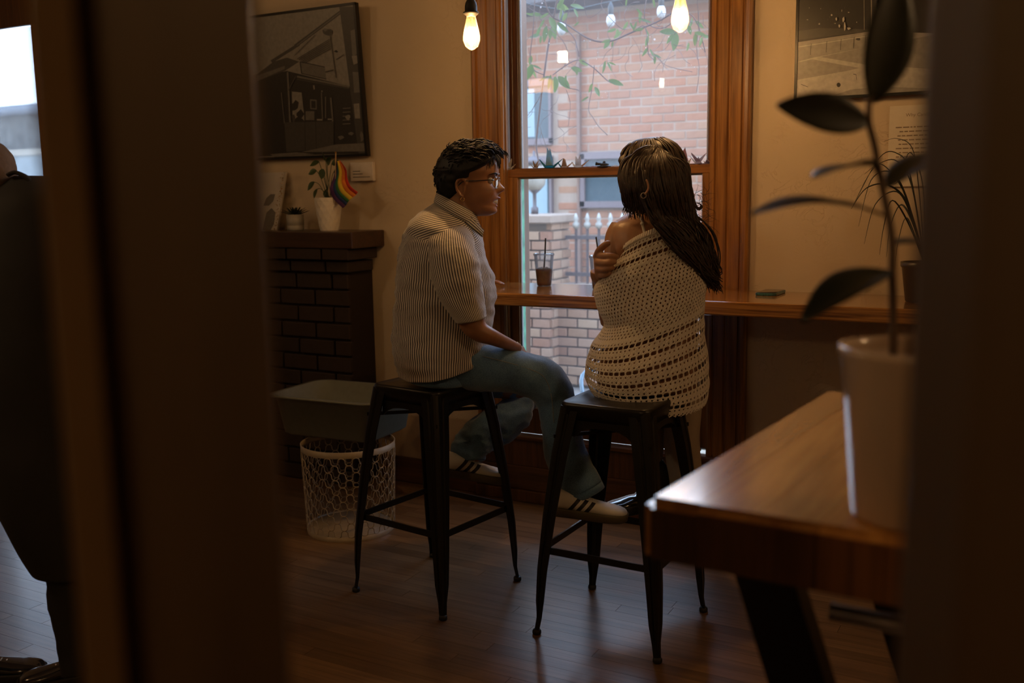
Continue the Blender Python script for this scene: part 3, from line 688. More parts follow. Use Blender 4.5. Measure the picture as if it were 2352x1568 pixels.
def trestle(v0):
    for nm, a, b_, w in (('leg', tp(.10, v0, TZ-.08), tp(.42, v0+.02, .0), .075), ('leg', tp(.98, v0, TZ-.08), tp(.66, v0+.02, 0), .075), ('crossbar', tp(.05, v0, TZ-.10), tp(1.05, v0, TZ-.10), .04), ('crossbar', tp(.40, v0, .16), tp(.70, v0, .16), .04)):
        bm = bmesh.new(); beam(bm, a, b_, w, .05 if nm == 'leg' else .04, up=(0, 1, 0), bev=.003); obj(nm, bm, M_black, tb)
trestle(.14); trestle(.62)
bm = bmesh.new(); beam(bm, tp(.55, .10, .62), tp(.55, .70, .62), .04, .05); obj('crossbar', bm, M_black, tb)
bm = bmesh.new(); tube(bm, [tp(.20, .13, .885), tp(.95, .13, .885)], .012, 10); obj('foot_rail', bm, M_silver, tb, True)

pc = pz(2045, 1165, TZ); pc = Vector((-.128, 1.19, TZ))
pot = thing('plant_pot', 'white ceramic pot on the butcher block table holding a leafy plant', 'pot', pc)
bm = bmesh.new(); lathe(bm, [(.066, .001), (.070, .004), (.087, .188), (.090, .192), (.090, .200), (.085, .201), (.083, .19), (.080, .165), (.001, .163)], (0, 0, 0), 48)
obj('pot_body', bm, plain('glazed_offwhite_pot', (0.62, 0.48, 0.36), .22, coat=.4, var=.03), pot, True)
bm = bmesh.new(); lathe(bm, [(.081, .163), (.05, .170), (.001, .172)], (0, 0, 0), 20); obj('soil', bm, plain('potting_soil', (.03, .02, .012), .95, sc=200, var=.6, bmp=.5), pot, True)
plant = thing('rubber_plant', 'tall dark-leaved houseplant growing from the foreground pot', 'plant', pc)
PD = 1.13
def pl(x, y, d=PD): return pd(x, y, d)
stem = [pl(2050, 870, 1.15), pl(2052, 760, 1.14), pl(2050, 640, 1.13), pl(2048, 540, 1.13), pl(2025, 420, 1.13), pl(2008, 330, 1.13), pl(1995, 270, 1.12), pl(2005, 180, 1.12), pl(2030, 80, 1.12), pl(2050, -40, 1.12)]
q = cr([tuple(p) for p in stem], 5); bm = bmesh.new(); tube(bm, q, [.0052-.0022*i/len(q) for i in range(len(q))], 8); keep(obj('main_stem', bm, M_stem), plant)
def bigleaf(base, tip, width, nrm, droop=.0, fold=.2, name='leaf'):
    base, tip = Vector(base), Vector(tip); d = tip-base; ln = d.length; nrm = Vector(nrm).normalized(); s = d.cross(nrm).normalized(); nrm = s.cross(d).normalized()
    bm = bmesh.new(); K = 12; rows = []
    for i in range(K+1):
        t = i/K; w = width/2*(math.sin(PI*min(1, .02+t*.96))**.75)*(1.05-.25*t); c = base+d*t + nrm*(math.sin(PI*t)*droop)
        rows.append([bm.verts.new(c + s*w*u + nrm*(abs(u)**1.5*w*fold)) for u in (-1, -.66, -.33, 0, .33, .66, 1)])
    for i in range(K):
        for j in range(6): bm.faces.new((rows[i][j], rows[i][j+1], rows[i+1][j+1], rows[i+1][j])).smooth = True
    o = keep(obj(name, bm, M_leafd), plant); mod(o, 'SOLIDIFY', thickness=.0012); return o
LF = [((1995, 283, 1.12), (1783, 242, 1.10), .050, -HF+UP*.25, .004), ((2003, 235, 1.12), (2062, -60, 1.10), .070, -HF+HR*.3, .004),
      ((2005, 378, 1.13), (1868, 408, 1.06), .052, UP+HF*.05-HR*.1, .004), ((1985, 478, 1.13), (1722, 493, 1.09), .060, UP*1.0-HF*.10, .010),
      ((2045, 622, 1.13), (1842, 738, 1.08), .056, UP*.75-HF*.55-HR*.5, .012), ((2040, 430, 1.14), (2200, 350, 1.2), .06, UP, .01), ((2050, 560, 1.13), (2230, 600, 1.2), .06, UP, .01)]
for a, b_, w, n_, dr in LF: bigleaf(pl(*a), pl(*b_), w, n_, dr)
for (x0, y0), (x1, y1) in (((2008, 330), (1995, 283)), ((2048, 500), (1985, 478)), ((2025, 420), (2005, 378)), ((2052, 660), (2045, 622))):
    bm = bmesh.new(); tube(bm, [pl(x0, y0), pl(x1, y1)], .0018, 6); keep(obj('leaf_stalk', bm, M_stem), plant)

# ------------------------------------------------------------------ pendant bulbs
def edison(p, label, top, lit=P_BULB):
    t = thing('pendant_bulb', label, 'pendant lamp', p, 'glass filament bulbs hung by the window')
    z0 = -.05
    bm = bmesh.new(); lathe(bm, [(.002, -.052), (.008, -.050), (.022, -.040), (.0295, -.020), (.0300, -.008), (.026, .018), (.020, .042), (.0165, .058), (.0160, .064)], (0, 0, 0), 24, caps=False); obj('bulb_glass', bm, M_bulbglass, t, True)
    bm = bmesh.new()
    for k in range(6):
        a = 2*PI*k/6; x, y = .0085*math.cos(a), .0085*math.sin(a)
        tube(bm, [(x, y, -.022), (x*1.15, y*1.15, 0), (x, y, .024)], .0026, 6)
    tag(obj('filament', bm, M_fil, t), kind='stuff')
    bm = bmesh.new(); tube(bm, [(0, 0, .066), (0, 0, .028), (0, 0, -.024)], [.005, .0018, .001], 6); obj('filament_stem', bm, M_gold, t, True)
    bm = bmesh.new(); lathe(bm, [(.016, .062), (.0175, .064), (.0225, .068), (.0275, .072), (.0275, .076), (.0215, .079), (.0215, .096), (.019, .108), (.011, .122), (.006, .132), (.004, .140)], (0, 0, 0), 24); obj('socket', bm, M_dark, t, True)
    bm = bmesh.new(); tube(bm, [(0, 0, .138), (0, 0, top-p[2])], .0035, 8); obj('cord', bm, M_dark, t, True)
    bm = bmesh.new(); lathe(bm, [(.05, top-p[2]), (.05, top-p[2]-.006), (.035, top-p[2]-.025), (.005, top-p[2]-.03)], (0, 0, 0), 20); obj('ceiling_rose', bm, M_dark, t, True)
    lamp('bulb_light', Vector(p)+Vector((0, 0, -.002)), lit, WARM, .012)
edison(pd(1083, 80, 3.45), 'glowing filament bulb hanging left of the window, in front of the casing', 3.2)
edison(pd(1562, 38, 3.30), 'glowing filament bulb hanging in front of the upper right pane', 3.2)
# room lamps: two reflected in the upper pane, then added fill lanterns
def box_lantern(p, w, h, mat, label, power, c):
    t = thing('ceiling_lantern', label, 'pendant lamp', p)
    bm = bmesh.new(); box(bm, -w/2, w/2, -w/2, w/2, -h/2, h/2); obj('shade', bm, mat, t)
    bm = bmesh.new()
    for z in (-h/2-.006, h/2): box(bm, -w/2-.006, w/2+.006, -w/2-.006, w/2+.006, z, z+.006)
    tag(obj('lantern_rim', bm, M_dark, t), kind='stuff')
    bm = bmesh.new(); tube(bm, [(0, 0, h/2), (0, 0, 3.2-p[2])], .004, 6); obj('cord', bm, M_dark, t)
box_lantern((-3.60, 0.60, 2.50), .055, .085, mat_emit('white_lantern_glow', (1, .72, .42), 260), 'small white glowing box lantern hanging in the room', P_ROOM, (1, .66, .36))
box_lantern((-3.75, 0.70, 2.27), .15, .11, mat_emit('amber_glow', (1, .42, .08), 12), 'amber glowing lantern hanging in the room', P_ROOM*.6, (1, .55, .22))
box_lantern((1.6, 2.2, 2.55), .16, .22, mat_emit('added_fill_glow', (1, .60, .28), 50), 'added fill lantern, unseen, beyond the right post', P_ROOM, (1, .62, .32))  # added out of view, lifts the warm ambient from the right
box_lantern((-4.6, 1.2, 2.75), .16, .22, mat_emit('added_fill_glow', (1, .60, .28), 25), 'added fill lantern, unseen, at the back of the room', P_ROOM, (1, .62, .32))  # added out of view as warm fill from the left

box_lantern((-.55, -1.5, 2.55), .16, .22, mat_emit('added_fill_glow', (1, .60, .26), 44), 'added fill lantern hanging unseen behind the viewer', 0, None)  # put in behind the camera to brighten the posts

# ------------------------------------------------------------------ framed photographs and wall cards
def shade(name, v, tint=(1.0, .96, .90)): return plain(name, (v*tint[0], v*tint[1], v*tint[2]), .42, var=.12, sc=60, coat=.25)
P_L, P_M, P_D, P_K = shade('photo_light_tone', .20), shade('photo_mid_tone', .12), shade('photo_dark_tone', .045), shade('photo_black_tone', .014)
PM = [P_L, P_M, P_D, P_K]; PM2 = [shade('photo_pale_tone', .40), shade('photo_grey_tone', .26), P_D, P_K]
def canvas(name, label, x0, x1, z0, z1, lean, shapes, conv, framew=.012, yb=3.895, tones=None):
    """a framed print on the wall, its top leaning lean metres into the room; shapes are flat print on it"""
    t = thing(name, label, 'picture', ((x0+x1)/2, yb, z0))
    def yz(z): return yb - lean*(z-z0)/(z1-z0)
    bm = bmesh.new()
    def slab(a, b, za, zb, y_off, th):
        vs = [bm.verts.new((x, yz(z)+y_off+yy, z)) for x in (a, b) for yy in (0, th) for z in (za, zb)]
        for f in [(0, 1, 3, 2), (4, 6, 7, 5), (0, 4, 5, 1), (2, 3, 7, 6), (0, 2, 6, 4), (1, 5, 7, 3)]: bm.faces.new([vs[k] for k in f])
    slab(x0, x1, z0, z1, .004, .020); keep(obj('backing', bm, M_dark), t)
    bm = bmesh.new(); w = framew
    for a in ((x0, x0+w, z0, z1), (x1-w, x1, z0, z1), (x0, x1, z0, z0+w), (x0, x1, z1-w, z1)): slab(a[0], a[1], a[2], a[3], -.004, .008)
    keep(obj('frame', bm, M_black), t)
    bm = bmesh.new(); n = Vector((0, -(z1-z0), -lean)).normalized()
    def clip(pts):                                   # keep every printed shape inside the sheet
        P = [(min(max(x, x0+w), x1-w), min(max(z, z0+w), z1-w)) for x, z in pts]; out = []
        for p in P:
            if not out or (abs(p[0]-out[-1][0])+abs(p[1]-out[-1][1])) > 1e-4: out.append(p)
        return out
    k = 0
    for tone, pts in shapes:
        xy = []
        for (a, b) in pts:
            px, q = conv(a, b); r = ray(px, q)
            s = (yb + lean*z0/(z1-z0) - lean*EYE/(z1-z0))/(r.y + lean*r.z/(z1-z0)); p = CP + r*s; xy.append((p.x, p.z))
        xy = clip(xy)
        if len(xy) < 3: continue
        k += 1; vs = [bm.verts.new(Vector((x, yz(z), z)) + n*(.0006+.00008*k)) for x, z in xy]
        try: f = bm.faces.new(vs); f.material_index = tone
        except ValueError: pass
    bmesh.ops.triangulate(bm, faces=bm.faces)
    me = bpy.data.meshes.new('print'); bm.to_mesh(me); bm.free(); keep(link('print', me, tones or PM), t)
    return t
c1 = lambda a, b: (560+a/4.237, b/4.237)
def ln(a, b, w):                                   # a thin line as a quad
    dx, dy = b[0]-a[0], b[1]-a[1]; l = math.hypot(dx, dy); nx, ny = -dy/l*w/2, dx/l*w/2
    return [(a[0]+nx, a[1]+ny), (b[0]+nx, b[1]+ny), (b[0]-nx, b[1]-ny), (a[0]-nx, a[1]-ny)]
def blob(cx, cy_, rx, ry, n=9, j=.35, rr=random.Random(4)): return [(cx+rx*math.cos(2*PI*k/n)*(1+rr.uniform(-j, j)), cy_+ry*math.sin(2*PI*k/n)*(1+rr.uniform(-j, j))) for k in range(n)]
S = [(0, [(-900, -100), (1300, -100), (1300, 1600), (-900, 1600)]),
     (3, [(-900, 1100), (130, 745), (420, 690), (1030, 840), (1060, 840), (1240, 1560), (-900, 1560)]),
     (2, [(-900, 900), (130, 720), (290, 600), (420, 560), (540, 600), (400, 690), (130, 790), (-900, 1150)]),
     (1, [(130, 735), (400, 640), (400, 670), (130, 790)]),
     (2, ln((270, 600), (540, 430), 30)), (2, ln((500, 450), (980, 90), 34)), (1, ln((520, 440), (960, 105), 8)),
     (2, [(930, 60), (1100, 60), (1240, 1510), (1120, 1510), (1035, 860), (970, 350)]), (1, [(1040, 300), (1100, 280), (1110, 520), (1060, 560)]), (1, [(1060, 700), (1120, 700), (1130, 900), (1075, 900)]),
     (0, [(1052, 545), (1115, 538), (1122, 612), (1070, 630)]), (0, [(1070, 1010), (1125, 1005), (1135, 1152), (1085, 1152)]),
     (1, [(550, 600), (640, 620), (790, 650), (805, 765), (560, 715)]), (3, ln((550, 600), (565, 715), 10)), (3, ln((565, 715), (805, 770), 8)), (3, ln((550, 600), (790, 652), 8)),
     (0, [(430, 690), (535, 655), (540, 700)]), (1, ln((520, 745), (1030, 845), 18)), (2, ln((520, 770), (1030, 862), 10)),
     (0, [(470, 890), (565, 900), (590, 1120), (600, 1380), (500, 1420), (480, 1200)]), (3, blob(500, 1030, 40, 45)), (3, blob(550, 1110, 35, 40)), (3, blob(540, 1210, 60, 75)), (3, blob(510, 1330, 18, 40)), (2, blob(490, 1150, 18, 30)), (3, blob(585, 1290, 18, 40)),
     (1, [(648, 965), (712, 970), (714, 1066), (650, 1060)]), (3, [(660, 980), (702, 984), (703, 1054), (661, 1050)]),
     (1, [(605, 1082), (690, 1082), (690, 1168), (605, 1168)]), (0, ln((715, 1165), (770, 1165), 16)), (0, ln((820, 1160), (860, 1160), 14)), (1, ln((760, 900), (770, 1160), 10)), (1, ln((800, 940), (800, 1150), 10)), (1, ln((850, 950), (870, 1180), 16)),
     (1, ln((430, 700), (455, 1190), 16)), (1, ln((370, 900), (400, 1200), 8)), (2, ln((440, 880), (510, 740), 12)), (0, ln((685, 830), (690, 870), 14)), (0, ln((765, 880), (765, 895), 12)),
     (2, [(400, 1190), (880, 1180), (880, 1440), (420, 1480)]), (3, ln((705, 1180), (710, 1460), 6)), (3, ln((600, 1180), (604, 1460), 6)),
     (1, [(560, 1480), (900, 1405), (1210, 1390), (1225, 1470)]), (1, [(260, 1500), (520, 1480), (700, 1500), (300, 1525)]),
     (0, blob(1020, 1140, 22, 26)), (1, blob(950, 1340, 26, 20)), (1, blob(1050, 1300, 24, 14)), (1, blob(1160, 1330, 24, 50)), (2, blob(820, 310, 42, 38)), (1, blob(800, 290, 16, 16)), (3, blob(905, 500, 20, 10)), (2, ln((845, 340), (905, 760), 8)), (2, ln((905, 580), (980, 530), 6)), (2, ln((800, 700), (880, 680), 10)), (2, ln((500, 540), (700, 340), 5))]
for i in range(6): S.append((2, ln((525+i*16, 575+i*7), (838+i*3, 383+i*18), 6)))
for i in range(5): S.append((0, ln((970, 1055+i*38), (1045, 1050+i*38), 5)))
canvas('framed_photograph', 'framed sepia photograph of an old station porch with slanting roof, left of the window', -3.95, -2.934, 1.606, 2.31, .052, S, c1)
c2 = lambda a, b: (1820+a/6.533, b/6.533)
S2 = [(0, [(-100, -3000), (9500, -3000), (9500, 1700), (-100, 1700)]), (3, [(-50, -3000), (9500, -3000), (9500, 200), (1180, 470), (60, 640), (-50, 640)]),
      (2, [(60, 470), (400, 420), (1180, 440), (1180, 470), (60, 600)]), (1, [(60, 635), (1180, 470), (1180, 500), (60, 680)]), (1, [(60, 680), (1150, 510), (1150, 700), (290, 870), (60, 930)]),
      (0, [(60, 700), (1150, 530), (1150, 545), (60, 716)]), (1, [(420, 855), (1150, 700), (6500, -100), (6500, 1900), (1080, 965)]), (0, [(300, 885), (420, 865), (1100, 970), (2400, 1240), (2400, 1290), (1080, 1025)]),
      (1, [(60, 940), (300, 890), (1000, 1020), (330, 1190), (60, 1200)]), (0, [(60, 1200), (1000, 1030), (2400, 1300), (2400, 1500), (60, 1500)]), (1, [(560, 1500), (880, 1345), (1300, 1300), (2400, 1350), (2400, 1500)]),
      (3, blob(695, 1274, 30, 33, 14, .04)), (2, ln((130, 1265), (235, 1305), 7)), (2, ln((915, 1112), (958, 1120), 8)), (2, ln((958, 1120), (968, 1200), 5)), (2, blob(990, 590, 30, 24)),
      (1, ln((1195, -3000), (1190, 450), 14)), (1, ln((1085, -3000), (1080, 450), 8)), (2, ln((1260, -3000), (1250, 420), 20)), (0, [(1340, -3000), (1440, -3000), (1430, 600), (1300, 640), (1250, 420), (1330, 280)]), (2, ln((1455, -3000), (1450, 300), 12))]
for x in (285, 520, 735, 930, 1105): S2.append((3, ln((x, 690-.155*(x-60)), (x-12, 860-.155*(x-60)), 6)))
r5 = random.Random(9)
for i in range(60): x, y = r5.uniform(60, 1050), r5.uniform(-1500, 400); S2.append((r5.choice((0, 1, 2)), blob(x, y, r5.uniform(5, 16), r5.uniform(5, 20), 6)))
for x, y, a, b in ((665, 290, 12, 35), (770, 300, 16, 45), (790, 400, 14, 60), (850, 430, 30, 18), (710, 390, 12, 25)): S2.append((0, blob(x, y, a, b, 7)))
canvas('framed_photograph', 'framed sepia photograph of an empty paved yard with low panelled wall', -.912, .10, 1.748, 2.62, 0.0, S2, c2, .010, 3.897, PM2)
card = thing('wall_card', 'small white printed label card under the framed porch photograph', 'card', (-2.985, 3.92, 1.487))
keep(boxobj('card_board', (-3.050, -2.914, 3.905, 3.928, 1.487, 1.578), M_paper, None, .002), card)
bm = bmesh.new()
for z, a, b in ((1.533, .012, .056), (1.520, .012, .070), (1.505, .012, .115)): box(bm, -3.046+a, -3.046+b, 3.9040, 3.9046, z, z+.003)
tag(keep(obj('printed_lines', bm, M_ink), card), kind='stuff')
sheet = thing('text_sheet', 'cream printed sheet of text beneath the yard photograph', 'sheet', (-.45, 3.925, 1.43))
keep(boxobj('paper_sheet', (-.568, -.30, 3.921, 3.9235, 1.42, 1.712), plain('cream_paper', (.62, .55, .44), .8, var=.03), None), sheet)
def text(body, size, loc, mat, parent, align='LEFT', rot=(R(90), 0, 0), name='lettering', ext=.0002):
    cu = bpy.data.curves.new('t', 'FONT'); cu.body = body; cu.size = size; cu.extrude = ext; cu.align_x = align
    o = bpy.data.objects.new(name, cu); col.objects.link(o)
    bpy.context.view_layer.update(); dg = bpy.context.evaluated_depsgraph_get(); me = bpy.data.meshes.new_from_object(o.evaluated_get(dg)); bpy.data.objects.remove(o)
    o = link(name, me, mat); o.location = loc; o.rotation_euler = rot; me.name = name
    bpy.context.view_layer.update()
    if parent: keep(o, parent)
    return o
text('Why Candles', .017, (-.512, 3.9205, 1.672), M_inks, sheet, name='title_lettering')
bm = bmesh.new(); r6 = random.Random(2)
for i in range(9):
    z = 1.632-.0152*i; x = -.545+abs(math.sin(i*1.3))*.014
    while x < -.33-abs(math.sin(i*2.1))*.02: w = r6.uniform(.006, .022); box(bm, x, x+w, 3.9200, 3.9206, z, z+.0045); x += w+.004
tag(keep(obj('text_lines', bm, M_inks), sheet), kind='stuff')

# ------------------------------------------------------------------ brick fireplace
M_dbrick = mat_brick('brown_painted_brick', [(0, (.012, .006, .004)), (.5, (.017, .008, .005)), (1, (.014, .006, .004))], 30, 0.05)
M_dm = plain('brown_painted_mortar', (.016, .007, .004), .8)
M_mantel = wood('dark_mantel_wood', (.020, .008, .004), (.052, .022, .010), 'X', .35, .2, 18)
fp = thing('brick_fireplace', 'dark brown painted brick fireplace with a thick mantel shelf', 'fireplace', (-3.5, 3.85, 0))
keep(boxobj('chimney_breast', (-4.35, -2.955, 3.735, 3.925, 0, 1.06), M_dm), fp)
r7 = random.Random(6)
def dbrick(x0, x1, y0, y1, z0, z1): keep(boxobj('brick', (x0, x1, y0, y1, z0, z1), M_dbrick, None, .004), fp)
for k in range(13):
    z = .005+k*.081; x = -4.35-(.11 if k % 2 else 0)
    while x < -2.96:
        a, b = max(-4.35, x), min(-2.945, x+.208)
        if b-a > .04: o_ = r7.uniform(-.003, .004); dbrick(a, b, 3.715+o_, 3.74, z, z+.070)
        x += .219
for k, (ex, zz) in enumerate(((.018, 1.058), (.045, 1.118))):
    x = -4.37
    while x < -2.93+ex: b = min(-2.945+ex, x+.208); (b-x > .03) and dbrick(x, b, 3.715-ex, 3.90, zz, zz+.052); x += .219
keep(boxobj('mantel_shelf', (-4.42, -2.872, 3.665, 3.925, 1.172, 1.252), M_mantel, None, .006, 2), fp)
MZ = 1.252
# faceted pot with leafy plant and a flag
def mp(x, y, Y=3.80): return py(x, y, Y)
p0 = mp(757, 529); p0 = Vector((p0.x, 3.80, MZ))
wp = thing('faceted_pot', 'white faceted ceramic pot on the mantel shelf holding a small leafy plant', 'pot', p0)
bm = bmesh.new(); nn = 12; rings = []
for k, (r_, z) in enumerate(((.045, 0), (.050, .022), (.054, .05), (.059, .08), (.063, .11), (.066, .138), (.068, .158))): rings.append([Vector((r_*math.cos(2*PI*(j+.5*(k % 2))/nn)*(1+.0*j), r_*math.sin(2*PI*(j+.5*(k % 2))/nn), z)) for j in range(nn)])
V = [[bm.verts.new(v) for v in r_] for r_ in rings]
for i in range(len(V)-1):
    for j in range(nn):
        k = (j+1) % nn
        if i % 2 == 0: bm.faces.new((V[i][j], V[i][k], V[i+1][j])); bm.faces.new((V[i][k], V[i+1][k], V[i+1][j]))
        else: bm.faces.new((V[i][j], V[i+1][k], V[i+1][j])); bm.faces.new((V[i][j], V[i][k], V[i+1][k]))
bm.faces.new(V[0]); o = obj('pot_body', bm, M_white, wp); mod(o, 'SOLIDIFY', thickness=.004)
bm = bmesh.new(); lathe(bm, [(.060, .140), (.03, .146), (.001, .147)], (0, 0, 0), 12); obj('soil', bm, bpy.data.materials['potting_soil'], wp, True)
lp = thing('leafy_houseplant', 'small leafy green plant growing in the white faceted pot', 'plant', p0+Vector((0, 0, .146)))
base = p0+Vector((0, 0, .145))
M_leafm = plain('mid_green_leaf', (.035, .06, .018), .4, sc=12, var=.3)
for x, y, ln_, dx, dz in ((733, 372, .050, -.7, -.3), (748, 366, .055, .1, .2), (762, 374, .05, .8, 0), (727, 392, .045, -1, -.4), (742, 388, .05, -.2, -.8), (722, 418, .055, -.8, -.9), (729, 434, .05, -.3, -1), (748, 436, .045, .1, -1), (768, 392, .05, 1, -.2), (752, 378, .05, .5, .5)):
    p = mp(x, y, 3.80+r7.uniform(-.03, .03)); bm = bmesh.new()
    tube(bm, cr([tuple(base+Vector((r7.uniform(-.02, .02), r7.uniform(-.02, .02), 0))), tuple(base.lerp(p, .6)+Vector((0, 0, .02))), tuple(p)], 5), .0016, 5); keep(obj('stem', bm, M_leafm), lp)
    d = Vector((dx, r7.uniform(-.4, .2), dz)).normalized(); bm = bmesh.new(); n_ = Vector((r7.uniform(-.4, .4), -1, .5)); s = d.cross(n_).normalized(); n_ = s.cross(d); rows = []
    for i in range(7): t_ = i/6; w = .019*math.sin(PI*min(1, .05+t_*.93))**.8*(1.2-.5*t_); c_ = p+d*ln_*t_; rows.append([bm.verts.new(c_+s*w*u+n_*abs(u)*w*.3) for u in (-1, 0, 1)])
    for i in range(6):
        for j in range(2): bm.faces.new((rows[i][j], rows[i][j+1], rows[i+1][j+1], rows[i+1][j])).smooth = True
    keep(obj('leaf', bm, M_leafm), lp)
flag = thing('pride_flag', 'small rainbow flag on a thin stick standing in the white pot', 'flag', base)
bm = bmesh.new(); tube(bm, [mp(771, 470, 3.77), mp(771, 352, 3.755)], .0028, 8); keep(obj('stick', bm, plain('light_wood_stick', (.45, .30, .16), .5)), flag)
bm = bmesh.new(); ball(bm, mp(771, 350, 3.755), .0048, 8, 6); keep(obj('stick_tip', bm, M_gold), flag)
cols = [((.55, .035, .02), 'red'), ((.62, .17, .02), 'orange'), ((.60, .42, .03), 'yellow'), ((.03, .15, .05), 'green'), ((.02, .05, .17), 'blue'), ((.07, .02, .10), 'violet')]
top_ = cr([(781, 368, 3.752), (795, 388, 3.74), (798, 410, 3.765), (806, 428, 3.745), (822, 441, 3.75)], 5)
bot_ = cr([(772, 372, 3.752), (766, 405, 3.765), (757, 432, 3.74), (764, 455, 3.76), (787, 478, 3.75)], 5)
for k, (c_, nm) in enumerate(cols):
    bm = bmesh.new(); rows = []
    for a, b_ in zip(top_, bot_):
        A, B = mp(a[0], a[1], a[2]), mp(b_[0], b_[1], b_[2]); rows.append([bm.verts.new(A.lerp(B, (k+u)/6) + Vector((0, .006*math.sin(9*(k+u)/6), 0))) for u in (0, .5, 1)])
    for i in range(len(rows)-1):
        for j in range(2): bm.faces.new((rows[i][j], rows[i][j+1], rows[i+1][j+1], rows[i+1][j])).smooth = True
    o = keep(obj(nm+'_stripe', bm, plain(nm+'_flag_cloth', c_, .8)), flag); mod(o, 'SOLIDIFY', thickness=.0006)
# succulent
p1 = mp(679, 527); p1 = Vector((p1.x, 3.80, MZ))
sp = thing('succulent_pot', 'small grey cylindrical pot on the mantel shelf with a spiky succulent', 'pot', p1)
bm = bmesh.new(); lathe(bm, [(.038, 0), (.041, .004), (.042, .022), (.040, .024), (.042, .026), (.043, .078), (.038, .078), (.037, .068), (.001, .068)], (0, 0, 0), 28); obj('pot_body', bm, M_greyp, sp, True)
sc_ = thing('succulent', 'small dark spiky succulent in the grey pot', 'plant', p1+Vector((0, 0, .068)))
for k in range(26):
    a = k*2.4; el = R(82-62*(k/26)); L2 = .052+.036*(k/26); d = Vector((math.cos(a)*math.cos(el), math.sin(a)*math.cos(el), math.sin(el))); bm = bmesh.new()
    P = [d*L2*t_+Vector((0, 0, -.008*t_*t_)) for t_ in (0, .3, .6, .85, 1)]; tube(bm, P, [.004, .0058, .0048, .0026, .0004], 6, flat=.5); obj('leaf', bm, M_leafd, sc_, True)
# glittery canvas leaning on the wall
gc_ = thing('leaning_canvas', 'white canvas print with a glittery edge leaning on the mantel shelf', 'picture', (-3.62, 3.85, MZ))
a0, a1 = py(632, 526, 3.80), py(645, 388, 3.90)
bm = bmesh.new(); w_ = .26
def gp(u, v, o_=0): return Vector((a0.x-.002-w_*(1-u), 3.815+.085*v+o_, MZ+v*.29))
vs = [bm.verts.new(gp(u, v, o_)) for u in (0, 1) for o_ in (0, .014) for v in (0, 1)]
for f in [(0, 1, 3, 2), (4, 6, 7, 5), (0, 4, 5, 1), (2, 3, 7, 6), (0, 2, 6, 4), (1, 5, 7, 3)]: bm.faces.new([vs[k] for k in f])
keep(obj('canvas_panel', bm, plain('pale_canvas_print', (.46, .42, .38), .5, var=.1, sc=9)), gc_)
bm = bmesh.new()
for pts in ([(.62, .0), (.66, .3), (.78, .38), (.90, .30), (.90, .1), (.84, 0)], [(.6, .55), (.7, .62), (.82, .62), (.8, .5), (.7, .42), (.55, .42)]): poly(bm, [gp(u, v, -.0012) for u, v in pts])
keep(obj('printed_shape', bm, P_M), gc_)
bm = bmesh.new(); r8 = random.Random(3)
for i in range(120):
    v = r8.random(); u = 1-abs(r8.gauss(0, .05)); 
    if u < .8: continue
    ball(bm, gp(min(u, .99), v, -.002), r8.uniform(.0012, .0028), 5, 3)
tag(keep(obj('glitter', bm, M_gold), gc_), kind='stuff')

# ------------------------------------------------------------------ wire basket with a grey tub on it
bc = pz(757, 1218, 0); bc = Vector((-2.60, 3.24, 0)); BR, BH = .198, .385
wb = thing('wire_basket', 'round cream lattice wire waste basket standing beside the fireplace', 'basket', bc)
for nm, z0, z1, r_ in (('top_band', BH-.026, BH, BR), ('bottom_band', 0, .022, BR*.94)):
    bm = bmesh.new(); lathe(bm, [(r_, z0), (r_+.002, z1), (r_-.003, z1), (r_-.004, z0), (r_, z0)], (0, 0, 0), 48, caps=False); obj(nm, bm, M_cream, wb, True)
NW = 21
def wire_pts(s, k):
    P = []
    for i in range(121):
        t_ = i/120; z = .02+t_*(BH-.045); turns = 5.5/NW
        ph = t_*11; a = 2*PI*(k/NW + s*(turns*t_)) + s*.020*math.sin(2*PI*ph)
        z -= .0032*math.sin(2*PI*ph); r_ = BR*(.94+.06*t_); P.append((r_*math.cos(a), r_*math.sin(a), z))
    return P
for s in (1, -1):
    for k in range(NW): bm = bmesh.new(); tube(bm, wire_pts(s, k), .0021, 4); obj('wire', bm, M_cream, wb, True)
bm = bmesh.new(); lathe(bm, [(BR*.93, .012), (BR*.93, .016), (.001, .016)], (0, 0, 0), 32); obj('base_disc', bm, M_cream, wb)
tcz = BH+.001; tc = Vector((-2.72, 3.38, tcz))
tub = thing('plastic_tub', 'grey green plastic wash tub resting on the wire basket', 'tub', tc, rotz=R(3))
def rrect(hx, hy, r_, z, n=5):
    out = []
    for k in range(4):
        cx, cy_ = (hx-r_)*(1, -1, -1, 1)[k], (hy-r_)*(1, 1, -1, -1)[k]
        for j in range(n+1): a = PI/2*(k+j/n); out.append(Vector((cx+r_*math.cos(a), cy_+r_*math.sin(a), z)))
    return out
bm = bmesh.new(); loft(bm, [rrect(.22, .15, .05, 0), rrect(.235, .165, .055, .01), rrect(.262, .186, .06, .168), rrect(.285, .208, .07, .172), rrect(.287, .210, .07, .180), rrect(.262, .184, .06, .180), rrect(.228, .156, .05, .012)]); obj('tub_body', bm, M_tub, tub, True)

